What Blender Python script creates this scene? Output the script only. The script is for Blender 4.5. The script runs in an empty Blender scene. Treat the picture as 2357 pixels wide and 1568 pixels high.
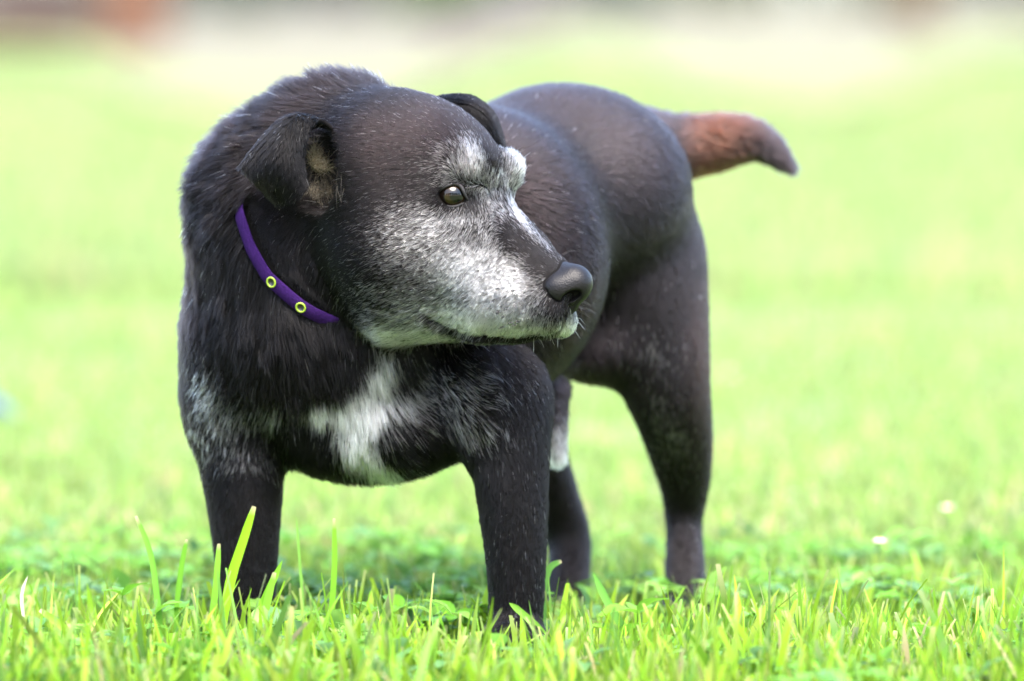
import bpy, math, os, random
import numpy as np
from mathutils import Vector
random.seed(7)
rng = np.random.default_rng(7)
SC = bpy.context.scene
COL = SC.collection
R = math.radians

# ------------------------------------------------------------------ camera, sky, sun, exposure
CAMH = 0.5124
TILT = math.atan(804 / 13094)
FPX = 13094.0                      # focal length in units of a 2357 px wide picture
cam = bpy.data.cameras.new('camera')
cam.lens = 200; cam.sensor_width = 36; cam.sensor_fit = 'HORIZONTAL'
cam.clip_start = 0.05; cam.clip_end = 2000
cam.dof.use_dof = True
cam.dof.focus_distance = 4.345
cam.dof.aperture_fstop = 3.2
camo = bpy.data.objects.new('camera', cam); COL.objects.link(camo)
camo.location = (0, -4.4, CAMH); camo.rotation_euler = (R(90) - TILT, 0, 0)
SC.camera = camo

SUN_EL, SUN_AZ = 62, 165            # azimuth from +Y (away from the camera) towards +X
world = bpy.data.worlds.new('World'); SC.world = world; world.use_nodes = True
wn = world.node_tree
bg = wn.nodes['Background']
sky = wn.nodes.new('ShaderNodeTexSky'); sky.sky_type = 'NISHITA'; sky.sun_disc = False
sky.sun_elevation = R(SUN_EL); sky.sun_rotation = R(SUN_AZ)
sky.air_density = 1.0; sky.dust_density = 3.0; sky.ozone_density = 1.0
bg.inputs['Strength'].default_value = 0.15
wn.links.new(sky.outputs[0], bg.inputs[0])
sl = bpy.data.lights.new('sun', 'SUN'); sl.energy = 1.5; sl.angle = R(45); sl.color = (1.0, 0.955, 0.89)
so = bpy.data.objects.new('sun', sl); COL.objects.link(so)
sd = Vector((math.sin(R(SUN_AZ)) * math.cos(R(SUN_EL)), math.cos(R(SUN_AZ)) * math.cos(R(SUN_EL)), math.sin(R(SUN_EL))))
so.rotation_euler = sd.to_track_quat('Z', 'Y').to_euler(); so.location = sd * 20
vs = SC.view_settings
SC.display_settings.display_device = 'sRGB'
vs.view_transform = 'Standard'; vs.look = 'None'; vs.gamma = 1; vs.use_curve_mapping = False
vs.exposure = 3.22
SC.render.engine = 'CYCLES'
SC.cycles.use_denoising = True; SC.cycles.use_adaptive_sampling = False
SC.cycles.max_bounces = 8; SC.cycles.transparent_max_bounces = 8
try: SC.cycles_curves.shape = 'RIBBONS'
except Exception: pass

# ------------------------------------------------------------------ picture <-> place helpers
ct, st = math.cos(TILT), math.sin(TILT)
S0 = 0.792 / 2357                  # metres per unit at the dog's head
def W(px, py, d):
    """a point seen at (px, py), lying d units behind the plane of the head"""
    px = np.asarray(px, float); py = np.asarray(py, float); Y = np.asarray(d, float) * S0
    a = (px - 1178.5) / FPX; b = -(py - 784) / FPX
    rx = a; ry = ct + b * st; rz = -st + b * ct
    t = (Y + 4.4) / ry
    return np.stack([rx * t, Y + 0 * t, CAMH + rz * t], -1)
def proj(p):
    p = np.asarray(p, float)
    x = p[..., 0]; y = p[..., 1] + 4.4; z = p[..., 2] - CAMH
    f = y * ct - z * st; u = y * st + z * ct
    return np.stack([1178.5 + FPX * x / f, 784 - FPX * u / f, p[..., 1] / S0], -1)
def rs(r, d): return r * S0 * (1 + d * S0 / 4.4)
def gy(py): return FPX * CAMH / (py + 20) * 1.0 - 4.4     # depth (world y) of the ground seen at row py

# ------------------------------------------------------------------ scene helpers
def tag(o, label=None, cat=None, group=None, kind=None):
    if label: o['label'] = label
    if cat: o['category'] = cat
    if group: o['group'] = group
    if kind: o['kind'] = kind
    return o
def empty(name, loc=(0, 0, 0), rz=0):
    o = bpy.data.objects.new(name, None); COL.objects.link(o); o.location = loc; o.rotation_euler = (0, 0, rz)
    o.empty_display_size = 0.05
    return o
def mesh(name, v, f, m=None, parent=None, smooth=True):
    me = bpy.data.meshes.new(name)
    v = np.asarray(v, np.float32)
    if isinstance(f, np.ndarray):
        n, k = f.shape
        me.vertices.add(len(v)); me.vertices.foreach_set('co', v.ravel())
        me.loops.add(n * k); me.loops.foreach_set('vertex_index', f.ravel().astype(np.int32))
        me.polygons.add(n)
        me.polygons.foreach_set('loop_start', np.arange(0, n * k, k, dtype=np.int32))
        me.update(calc_edges=True)
        me.validate()
    else:
        me.from_pydata([tuple(map(float, q)) for q in v], [], f)
    me.polygons.foreach_set('use_smooth', np.full(len(me.polygons), smooth))
    if m: me.materials.append(m)
    o = bpy.data.objects.new(name, me); COL.objects.link(o)
    if parent:
        o.parent = parent
        o.matrix_parent_inverse = parent.matrix_basis.inverted() if parent.type == 'EMPTY' else o.matrix_parent_inverse
    return o
def world_child(o, parent):
    """keep geometry given in world coordinates where it is"""
    bpy.context.view_layer.update()
    o.parent = parent; o.matrix_parent_inverse = parent.matrix_world.inverted()
def nmat(name):
    m = bpy.data.materials.new(name); m.use_nodes = True
    nt = m.node_tree; p = nt.nodes['Principled BSDF']
    return m, nt, p
def N(nt, t, **kw):
    n = nt.nodes.new(t)
    for k, v in kw.items():
        if k in n.inputs: n.inputs[k].default_value = v
        else: setattr(n, k, v)
    return n
def ramp(nt, stops):
    r = nt.nodes.new('ShaderNodeValToRGB'); e = r.color_ramp.elements
    while len(e) < len(stops): e.new(0.5)
    for q, (p, c) in zip(e, stops): q.position = p; q.color = (*c, 1)
    return r
def noise_mat(name, stops, scale=10, rough=0.7, bump=0.0, bscale=None, spec=0.3, detail=6):
    m, nt, p = nmat(name)
    tc = N(nt, 'ShaderNodeTexCoord')
    n = N(nt, 'ShaderNodeTexNoise', Scale=scale, Detail=detail)
    nt.links.new(tc.outputs['Object'], n.inputs['Vector'])
    r = ramp(nt, stops); nt.links.new(n.outputs[0], r.inputs[0]); nt.links.new(r.outputs[0], p.inputs['Base Color'])
    p.inputs['Roughness'].default_value = rough; p.inputs['Specular IOR Level'].default_value = spec
    if bump:
        n2 = N(nt, 'ShaderNodeTexNoise', Scale=bscale or scale * 4, Detail=6)
        nt.links.new(tc.outputs['Object'], n2.inputs['Vector'])
        b = N(nt, 'ShaderNodeBump', Strength=1.0, Distance=bump); nt.links.new(n2.outputs[0], b.inputs['Height'])
        nt.links.new(b.outputs[0], p.inputs['Normal'])
    return m

# ------------------------------------------------------------------ smooth noise for numpy
_K = rng.normal(size=(24, 3)); _PH = rng.uniform(0, 6.28, 24)
def snoise(p, freq, seed=0):
    k = np.roll(_K, seed * 5 + 1, 0)[:12]; ph = np.roll(_PH, seed * 7 + 3)[:12]
    return np.sin(p @ (k.T * freq * 2.2) + ph).sum(-1) / 12 * 1.9

# ------------------------------------------------------------------ signed distance modelling
class Sdf:
    def __init__(self): self.p = []
    def ball(self, px, py, d, r, k=30, g='torso'): return self.cone((px, py, d), (px, py, d), r, r, k, g)
    def cone(self, a, b, ra, rb, k=30, g='torso', sub=False):
        A = W(*a); B = W(*b)
        self.p.append(('c', A, B, rs(ra, a[2]), rs(rb, b[2]), k * S0, g, sub)); return self
    def chain(self, pts, k=30, g='torso', sub=False):
        A = np.array(pts, float); m = len(A); out = []
        for x in np.linspace(0, m - 1, (m - 1) * 40 + 1):
            i = min(int(x), m - 2); f = x - i; p0, p1, p2, p3 = A[max(i - 1, 0)], A[i], A[i + 1], A[min(i + 2, m - 1)]
            out.append(0.5 * (2 * p1 + (p2 - p0) * f + (2 * p0 - 5 * p1 + 4 * p2 - p3) * f * f + (3 * p1 - p0 - 3 * p2 + p3) * f ** 3))
        out = np.array(out); C = W(out[:, 0], out[:, 1], out[:, 2]); rr = out[:, 3] * S0 * (1 + out[:, 2] * S0 / 4.4)
        L = np.concatenate([[0], np.cumsum(np.linalg.norm(np.diff(C, axis=0), axis=1))]); n = max(int(L[-1] / 0.007), 4); t = np.linspace(0, L[-1], n)
        C = np.stack([np.interp(t, L, C[:, i]) for i in range(3)], -1); rr = np.interp(t, L, rr)
        self.p.append(('h', C, rr, (L[-1] / (n - 1)) / np.sqrt(2 * math.pi * rr * 0.0045), 0, k * S0, g, sub))
    def ell(self, px, py, d, r3, roll=0, yaw=0, k=30, g='torso', sub=False):
        c = W(px, py, d); s = rs(1, d)
        ro, ya = R(roll), R(yaw)
        # local axes: X right, Y away, Z up; roll turns clockwise in the picture, yaw swings the right end away
        ax = np.array([[1, 0, 0], [0, 1, 0], [0, 0, 1]], float)
        Ry = np.array([[math.cos(ro), 0, math.sin(ro)], [0, 1, 0], [-math.sin(ro), 0, math.cos(ro)]])
        Rz = np.array([[math.cos(ya), -math.sin(ya), 0], [math.sin(ya), math.cos(ya), 0], [0, 0, 1]])
        M = (Rz @ Ry)
        rad = np.array([r3[0], r3[2], r3[1]]) * s      # given as (x, y-in-picture, depth)
        self.p.append(('e', c, M, rad, 0, k * S0, g, sub)); return self
    def one(self, q, x):
        if q[0] == 'c':
            A, B, ra, rb = q[1:5]; ba = B - A; l2 = ba @ ba
            if l2 < 1e-12: return np.linalg.norm(x - A, axis=-1) - max(ra, rb)
            h = np.clip(((x - A) @ ba) / l2, 0, 1)
            return np.linalg.norm(x - A - h[..., None] * ba, axis=-1) - (ra + (rb - ra) * h)
        if q[0] == 'h':
            C, rr = q[1:3]; best = None
            if x.ndim == 2 and len(x) > 8:
                lo, hi = C.min(0) - rr.max(), C.max(0) + rr.max()
                bd = np.linalg.norm(np.maximum(np.maximum(lo - x, x - hi), 0), axis=-1); near = bd < 0.05
                if not near.all():
                    out = bd.copy()
                    if near.any(): out[near] = self.one(q, np.ascontiguousarray(x[near])[None])[0]
                    return out
            kk = 0.0045; acc = None; wgt = q[3]
            m0 = None
            vs_ = [np.linalg.norm(x - C[j], axis=-1) - rr[j] for j in range(len(C))]
            m0 = vs_[0]
            for v in vs_[1:]: m0 = np.minimum(m0, v)
            acc = 0
            for v, w_ in zip(vs_, wgt): acc = acc + w_ * np.exp(-(v - m0) / kk)
            return m0 - kk * np.log(acc)
        c, M, rad = q[1:4]
        y = (x - c) @ M
        k0 = np.linalg.norm(y / rad, axis=-1); k1 = np.linalg.norm(y / (rad * rad), axis=-1)
        return k0 * (k0 - 1) / np.maximum(k1, 1e-9)
    def __call__(self, x, groups=None):
        dd = None
        for q in self.p:
            if groups and q[6] not in groups: continue
            v = self.one(q, x); k = q[5]
            if dd is None: dd = v; continue
            if q[7]:
                v = -v; h = np.maximum(k - np.abs(dd - v), 0) / k; dd = np.maximum(dd, v) + h * h * k * 0.25
            else:
                h = np.maximum(k - np.abs(dd - v), 0) / k; dd = np.minimum(dd, v) - h * h * k * 0.25
        return dd
    def grad(self, x, e=4e-4):
        g = np.stack([self(x + np.array(o)) - self(x - np.array(o)) for o in ((e, 0, 0), (0, e, 0), (0, 0, e))], -1)
        return g / np.maximum(np.linalg.norm(g, axis=-1, keepdims=True), 1e-9)
    def hit(self, px, py, d0=-500, d1=1500, groups=None):
        """first depth at which the surface is met along the line of sight"""
        ds = np.linspace(d0, d1, 700); v = self(W(np.full_like(ds, px), np.full_like(ds, py), ds), groups)
        i = np.argmax(v < 0)
        if v[i] >= 0: return None
        a, b = ds[i - 1], ds[i]
        for _ in range(12):
            m = (a + b) / 2
            if self(W(px, py, m), groups) < 0: b = m
            else: a = m
        return b

def hits(sdf, px, py, d0=-300, d1=400, groups=None):
    px = np.asarray(px, float); py = np.asarray(py, float); d = np.full(px.shape, float(d0))
    for _ in range(40): d = np.minimum(d + sdf(W(px, py, d), groups) / S0 * 0.9, d1)
    return np.where(d < d1, d, np.nan)
def surface(sdf, lo, hi, cell):
    """mesh the zero level of an sdf: coarse blocks first, then surface nets"""
    lo = np.array(lo); hi = np.array(hi); B = 8
    nb = np.ceil((hi - lo) / (cell * B)).astype(int); n = nb * B + 1
    cen = [lo[i] + (np.arange(nb[i]) + 0.5) * B * cell for i in range(3)]
    C = np.stack(np.meshgrid(*cen, indexing='ij'), -1).reshape(-1, 3)
    v = sdf(C)
    F = np.repeat(np.repeat(np.repeat(v.reshape(nb), B, 0), B, 1), B, 2).astype(np.float32)
    F = np.pad(F, ((0, 1),) * 3, mode='edge')
    act = np.where(np.abs(v) < B * cell * 1.35)[0]
    off = np.stack(np.meshgrid(*(np.arange(B + 1),) * 3, indexing='ij'), -1).reshape(-1, 3)
    for s in range(0, len(act), 400):
        a = act[s:s + 400]; bi = np.stack(np.unravel_index(a, nb), -1) * B
        idx = bi[:, None, :] + off[None]
        val = sdf(lo + idx.reshape(-1, 3) * cell)
        i3 = idx.reshape(-1, 3); F[i3[:, 0], i3[:, 1], i3[:, 2]] = val
    ins = F < 0
    m = np.zeros(tuple(np.array(ins.shape) - 1), np.uint8)
    for dx in (0, 1):
        for dy in (0, 1):
            for dz in (0, 1):
                m += ins[dx:ins.shape[0] - 1 + dx, dy:ins.shape[1] - 1 + dy, dz:ins.shape[2] - 1 + dz]
    cells = np.argwhere((m > 0) & (m < 8))
    acc = np.zeros((len(cells), 3)); cnt = np.zeros(len(cells))
    corners = [(a, b, c) for a in (0, 1) for b in (0, 1) for c in (0, 1)]
    for i, ca in enumerate(corners):
        for cb in corners[i + 1:]:
            if sum(abs(p - q) for p, q in zip(ca, cb)) != 1: continue
            fa = F[tuple((cells + ca).T)]; fb = F[tuple((cells + cb).T)]
            x = (fa < 0) != (fb < 0); t = np.where(x, fa / np.where(x, fa - fb, 1), 0)
            pt = np.array(ca) + t[:, None] * (np.array(cb) - np.array(ca))
            acc += np.where(x[:, None], pt, 0); cnt += x
    V = lo + (cells + acc / cnt[:, None]) * cell
    ids = np.full(m.shape, -1, np.int64); ids[tuple(cells.T)] = np.arange(len(cells))
    quads = []
    for ax in range(3):
        a = [slice(None)] * 3; b = [slice(None)] * 3
        a[ax] = slice(0, -1); b[ax] = slice(1, None)
        e = np.argwhere(ins[tuple(a)] != ins[tuple(b)])
        u, w = [i for i in range(3) if i != ax]
        e = e[(e[:, u] > 0) & (e[:, w] > 0) & (e[:, u] < ins.shape[u] - 1) & (e[:, w] < ins.shape[w] - 1)]
        def cid(du, dw):
            q = e.copy(); q[:, u] -= du; q[:, w] -= dw
            return ids[tuple(q.T)]
        q = np.stack([cid(0, 0), cid(1, 0), cid(1, 1), cid(0, 1)], -1)
        flip = ins[tuple(e.T)]
        if ax == 1: flip = ~flip
        q[flip] = q[flip][:, ::-1]
        quads.append(q)
    Q = np.concatenate(quads); Q = Q[(Q >= 0).all(1)]
    # flip check
    n0 = np.cross(V[Q[:, 1]] - V[Q[:, 0]], V[Q[:, 2]] - V[Q[:, 0]])
    g = sdf.grad(V[Q[:200, 0]])
    if (n0[:200] * g).sum() < 0: Q = Q[:, ::-1].copy()
    # pull the vertices onto the surface
    for _ in range(2):
        V = V - sdf.grad(V) * sdf(V)[:, None] * 0.9
    return V, Q

#==BODY
dog = Sdf()
T = 'torso'; Hd = 'head'; Nk = 'neck'; Lg = 'leg'; Tl = 'tail'
# trunk
dog.ell(1068, 590, 520, (272, 350, 365), yaw=50, k=60)
dog.ell(1296, 440, 790, (262, 244, 310), yaw=50, k=105)
dog.ell(800, 760, 320, (362, 330, 270), k=120)
dog.ell(868, 965, 260, (240, 138, 200), k=60)
# shoulders
dog.ell(560, 840, 300, (135, 240, 180), roll=8, k=70)
dog.ell(1098, 890, 150, (105, 205, 150), roll=-14, k=60)
# neck
dog.cone((737, 720, 290), (725, 500, 270), 288, 270, 60, Nk)
dog.cone((725, 500, 270), (785, 382, 200), 268, 196, 60, Nk)
# head
dog.ell(905, 400, 60, (205, 195, 190), roll=10, k=60, g=Hd)
dog.ell(1005, 385, 15, (168, 138, 150), roll=38, k=40, g=Hd)
dog.ell(915, 565, -5, (175, 165, 165), roll=15, k=70, g=Hd)
dog.ell(1076, 388, -48, (46, 46, 46), roll=20, k=40, g=Hd)                  # near brow
dog.ell(1158, 398, 40, (41, 50, 50), k=26, g=Hd)                  # far brow
dog.cone((1010, 500, -35), (1110, 560, -75), 62, 70, 50, Hd)      # cheekbone under the eye
dog.cone((1085, 500, 10), (1180, 598, -55), 96, 82, 45, Hd)      # bridge
dog.cone((1180, 598, -55), (1283, 654, -155), 82, 54, 40, Hd)
dog.cone((1035, 610, -40), (1200, 690, -120), 130, 86, 50, Hd)
dog.cone((1120, 702, -105), (1255, 712, -160), 86, 62, 30, Hd)    # near flew
dog.cone((930, 660, 10), (1180, 715, -80), 130, 68, 40, Hd)
dog.ball(1287, 735, -135, 40, 15, Hd)
# front legs
dog.chain([(560, 900, 300, 140), (557, 1040, 240, 100), (563, 1170, 215, 83), (567, 1300, 200, 69), (568, 1420, 190, 62)], 40, Lg)
dog.ell(566, 1448, 150, (72, 34, 105), k=30, g=Lg)
dog.chain([(1150, 900, 150, 130), (1172, 1020, 100, 92), (1180, 1150, 70, 80), (1188, 1300, 50, 66), (1188, 1400, 45, 61), (1184, 1450, 40, 60)], 40, Lg)
dog.ell(1182, 1462, -10, (74, 38, 110), k=30, g=Lg)
# hind legs
dog.chain([(1440, 560, 820, 185), (1500, 760, 760, 131), (1537, 900, 740, 96), (1562, 1010, 800, 77), (1576, 1110, 860, 56), (1574, 1195, 880, 39), (1577, 1280, 830, 41), (1578, 1370, 780, 46)], 45, Lg)
dog.ell(1577, 1402, 730, (58, 30, 95), k=30, g=Lg)
dog.chain([(1200, 760, 950, 140), (1200, 950, 900, 90), (1252, 1090, 930, 62), (1306, 1225, 970, 50), (1311, 1300, 930, 45), (1308, 1380, 880, 45)], 45, Lg)
dog.ell(1305, 1398, 840, (56, 28, 90), k=30, g=Lg)
# groin and sheath
dog.ell(1400, 800, 760, (110, 75, 120), roll=-20, k=60, g=T)
dog.cone((1262, 900, 560), (1284, 1045, 520), 46, 17, 40, T)
# tail
dog.chain([(1440, 335, 1010, 98), (1510, 340, 1040, 74), (1590, 338, 1060, 69), (1660, 326, 1060, 60), (1720, 318, 1050, 45), (1768, 340, 1030, 30), (1812, 380, 1010, 12)], 40, Tl)
# hollow of the near ear
EAR = dog.hit(735, 400)
dog.ell(741, 392, EAR + 10, (58, 100, 50), roll=-4, k=14, g=Hd, sub=True)
# eye socket
EYED = float(dog.hit(1040, 449))
dog.ell(1040, 450, EYED, (31, 21, 20), roll=8, k=12, g=Hd, sub=True)
def on(px, py, groups=None, lift=0, s=None):
    return (px, py, float((s or dog).hit(px, py, groups=groups)) - lift)
# line of the mouth under the flew
for a, b in zip([(1302, 722), (1296, 748), (1280, 768)][:-1], [(1302, 722), (1296, 748), (1280, 768)][1:]):
    dog.cone(on(*a), on(*b), 5, 5, 4, Hd, sub=True)
_m = [on(*q) for q in [(1283, 762), (1250, 773), (1200, 779), (1140, 776), (1080, 768), (1030, 752), (990, 728)]]
for a, b in zip(_m[:-1], _m[1:]): dog.cone(a, b, 8, 8, 5, Hd, sub=True)
print('eye', EYED, 'ear', EAR)

#==PARTS
def grid_patch(rows, nu=16, nv=8):
    """smooth sheet through rows of control points (each row the same number), returned as a grid"""
    P = np.array([[W(*q) for q in r] for r in rows])
    def resample(A, n):
        A = np.asarray(A); m = len(A); t = np.linspace(0, m - 1, n); out = []
        for x in t:
            i = min(int(x), m - 2); f = x - i
            p0, p1, p2, p3 = A[max(i - 1, 0)], A[i], A[i + 1], A[min(i + 2, m - 1)]
            out.append(0.5 * (2 * p1 + (p2 - p0) * f + (2 * p0 - 5 * p1 + 4 * p2 - p3) * f * f + (3 * p1 - p0 - 3 * p2 + p3) * f ** 3))
        return np.array(out)
    P = np.stack([resample(r, nu) for r in P]); P = np.stack([resample(P[:, j], nv) for j in range(nu)], 1)
    return P
def patch_mesh(P):
    nv, nu = P.shape[:2]; i = np.arange(nv * nu).reshape(nv, nu)
    return P.reshape(-1, 3), np.stack([i[:-1, :-1], i[:-1, 1:], i[1:, 1:], i[1:, :-1]], -1).reshape(-1, 4)
def tube(pts, rad, seg=8, closed=False, flat=1.0, nrm=None):
    """tube through world points; rad scalar or list"""
    P = np.asarray(pts, float); n = len(P); rad = np.broadcast_to(rad, (n,))
    V = []
    for i in range(n):
        a = P[(i - 1) % n] if (closed or i) else P[0]; b = P[(i + 1) % n] if (closed or i < n - 1) else P[-1]
        t = b - a; t /= max(np.linalg.norm(t), 1e-9)
        u = np.cross(t, nrm if nrm is not None else (0.1, -1, 0.2)); u /= max(np.linalg.norm(u), 1e-9); w = np.cross(t, u)
        for k in range(seg):
            q = 2 * math.pi * k / seg
            V.append(P[i] + rad[i] * (math.cos(q) * u + math.sin(q) * w * flat))
    F = []
    for i in range(n if closed else n - 1):
        j = (i + 1) % n
        for k in range(seg):
            F.append((i * seg + k, i * seg + (k + 1) % seg, j * seg + (k + 1) % seg, j * seg + k))
    if not closed:
        F.append(tuple(range(seg))[::-1]); F.append(tuple((n - 1) * seg + k for k in range(seg)))
    return V, F
def spline(pts, n):
    A = np.asarray(pts, float); m = len(A); out = []
    for x in np.linspace(0, m - 1, n):
        i = min(int(x), m - 2); f = x - i
        p0, p1, p2, p3 = A[max(i - 1, 0)], A[i], A[i + 1], A[min(i + 2, m - 1)]
        out.append(0.5 * (2 * p1 + (p2 - p0) * f + (2 * p0 - 5 * p1 + 4 * p2 - p3) * f * f + (3 * p1 - p0 - 3 * p2 + p3) * f ** 3))
    return np.array(out)
E = EAR
# near ear: stands up from the hollow and folds over, the flap hanging out to the left
ear_near = grid_patch([
    [(770, 300, E + 12), (725, 292, E + 10), (690, 330, E + 30), (655, 400, E + 28), (640, 455, E + 18)],
    [(745, 280, E - 18), (705, 272, E - 10), (655, 280, E + 10), (600, 345, E + 14), (575, 400, E + 8)],
    [(722, 286, E - 42), (678, 270, E - 52), (627, 305, E - 45), (578, 356, E - 35), (556, 382, E - 26)],
    [(706, 318, E - 52), (668, 318, E - 82), (630, 350, E - 86), (592, 385, E - 60), (566, 396, E - 36)],
    [(698, 360, E - 46), (678, 380, E - 88), (650, 405, E - 92), (616, 415, E - 66), (588, 416, E - 40)],
    [(698, 398, E - 34), (702, 430, E - 58), (676, 460, E - 62), (642, 462, E - 50), (606, 436, E - 36)]], 22, 18)
ear_far = grid_patch([
    [(985, 232, 175), (1040, 219, 170), (1095, 228, 168), (1140, 268, 172), (1162, 340, 178)],
    [(990, 240, 140), (1045, 236, 120), (1092, 246, 118), (1128, 282, 125), (1150, 342, 150)],
    [(1000, 262, 135), (1045, 262, 118), (1085, 275, 112), (1112, 305, 120), (1132, 345, 140)]], 20, 10)
# nose leather
nose = Sdf()
nose.cone((1272, 642, -150), (1315, 652, -180), 40, 41, 30, 'nose')
nose.cone((1268, 620, -120), (1318, 645, -174), 28, 32, 16, 'nose')
nose.ell(1331, 652, -178, (27, 26, 34), roll=20, k=30, g='nose')
nose.ell(1284, 668, -203, (34, 29, 24), roll=25, k=26, g='nose')
nose.cone((1330, 672, -186), (1316, 706, -172), 21, 13, 14, 'nose')
nose.cone((1290, 690, -170), (1310, 700, -170), 22, 16, 12, 'nose')
def non(px, py, lift=0): return (px, py, float(nose.hit(px, py)) - lift)
h0 = nose.hit(1315, 682)
nose.ell(1315, 683, h0 + 6, (25, 14, 28), roll=-24, k=6, g='nose', sub=True)
for a, b, r in [((1250, 648), (1258, 672), 3.2), ((1258, 672), (1272, 690), 4), ((1272, 690), (1291, 696), 4.5), ((1291, 696), (1304, 690), 6)]:
    ha, hb = nose.hit(*a), nose.hit(*b)
    if ha and hb: nose.cone((*a, ha), (*b, hb), r, r, 5, 'nose', sub=True)
for a, b in [((1337, 684), (1318, 706))]:
    ha, hb = nose.hit(*a), nose.hit(*b)
    if ha and hb: nose.cone((*a, ha), (*b, hb), 2.5, 2.5, 3, 'nose', sub=True)
# eye
eye_c = W(1040, 450, EYED + 22); eye_r = 32 * S0
def on_eye(px, py, lift):
    o = np.array([0, -4.4, CAMH]); d = W(px, py, 0) - o; d /= np.linalg.norm(d)
    oc = o - eye_c; b = oc @ d; r = eye_r + lift * S0; D = b * b - (oc @ oc - r * r)
    t = -b - math.sqrt(max(D, 0)); return o + t * d
lid_low = spline([on_eye(*q, 1) for q in [(1003, 449), (1011, 464), (1028, 474), (1048, 475), (1064, 469), (1080, 466)]], 20)
lid_up = spline([on_eye(*q, 4) for q in [(1003, 449), (1014, 436), (1030, 427), (1048, 422), (1062, 431), (1070, 448), (1080, 466)]], 20)
# collar: a band round the neck in the plane of its visible stretch
def collar_loop():
    n = np.array([0.48, -0.43, 0.77]); n = n / np.linalg.norm(n)    # (x, away, up)
    c = W(720, 560, 255); q0 = W(600, 622, dog.hit(600, 622)); c = c + n * ((q0 - c) @ n)
    u = np.cross(n, (0, 0, 1.0)); u /= np.linalg.norm(u); w = np.cross(n, u); m = 128
    ang = np.linspace(0, 2 * math.pi, m + 1)[:-1]; dirs = np.cos(ang)[:, None] * u + np.sin(ang)[:, None] * w
    sh = np.zeros(m); TX = [540, 548, 575, 615, 690, 760, 800]; TY = [462, 490, 570, 640, 705, 750, 768]
    def sm(a, k=3):
        for _ in range(k): a = (np.roll(a, 1) + 2 * a + np.roll(a, -1)) / 4
        return a
    for it in range(6):
        r = np.zeros(m)
        for i in range(m):
            ts = np.linspace(0.02, 0.2, 160); v = dog(c + n * sh[i] + ts[:, None] * dirs[i], groups=(Nk, T, Lg)); j = np.argmax(v > 0)
            r[i] = ts[j] if v[j] > 0 else ts[-1]
        r = sm(r); P = c + n * sh[:, None] + dirs * (r[:, None] + .005); q = proj(P); front = dirs[:, 1] < 0.25
        vis = front & (q[:, 0] > 535) & (q[:, 0] < 790) & (q[:, 1] < 900)
        err = np.where(vis, q[:, 1] - np.interp(q[:, 0], TX, TY), 0) * S0
        sh = sh + np.where(vis, err * 0.45, 0)
        if it == 5: break
        # carry the shift on past both ends and let it fade
        idx = np.where(vis)[0]
        if len(idx):
            mid = int(round(np.angle(np.exp(1j * ang[idx]).mean()) / (2 * math.pi) * m)) % m
            d = np.abs((np.arange(m) - mid + m // 2) % m - m // 2)
            inv = np.where(~vis)[0]
            for i in inv:
                near = idx[np.argmin(np.abs((idx - i + m // 2) % m - m // 2))]; g = abs((near - i + m // 2) % m - m // 2)
                sh[i] = sh[near] * math.exp(-(g / 14) ** 2)
        sh = sm(sh, 4)
    show = np.clip((q[:, 0] - 536) / 12, 0, 1) * np.clip((765 - q[:, 0]) / 55, 0, 1) * front * (q[:, 1] < 900)
    return c, n, dirs, r, sh, sm(show.astype(float), 1)
#==BUILD
# ------------------------------------------------------------------ the dog's materials
def skin_mat(name, c, rough=0.55):
    return noise_mat(name, [(0.3, c), (0.7, tuple(x * 1.6 for x in c))], 60, rough, 0.0006, 300, 0.4)
m_skin = skin_mat('dark_skin', (0.002, 0.0017, 0.0017), 0.9); m_skin.node_tree.nodes['Principled BSDF'].inputs['Specular IOR Level'].default_value = 0.08
def fur_mat(name):
    m, nt, p = nmat(name)
    at = N(nt, 'ShaderNodeAttribute', attribute_name='tint')
    nt.nodes.remove(p); out = [n for n in nt.nodes if n.type == 'OUTPUT_MATERIAL'][0]
    h = nt.nodes.new('ShaderNodeBsdfHairPrincipled'); h.model = 'CHIANG'; h.parametrization = 'COLOR'
    nt.links.new(at.outputs['Color'], h.inputs['Color'])
    h.inputs['Roughness'].default_value = 0.36
    h.inputs['Radial Roughness'].default_value = 0.45
    h.inputs['Random Roughness'].default_value = 0.3; h.inputs['IOR'].default_value = 1.21
    nt.links.new(h.outputs[0], out.inputs['Surface'])
    return m
m_fur = fur_mat('fur')

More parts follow.
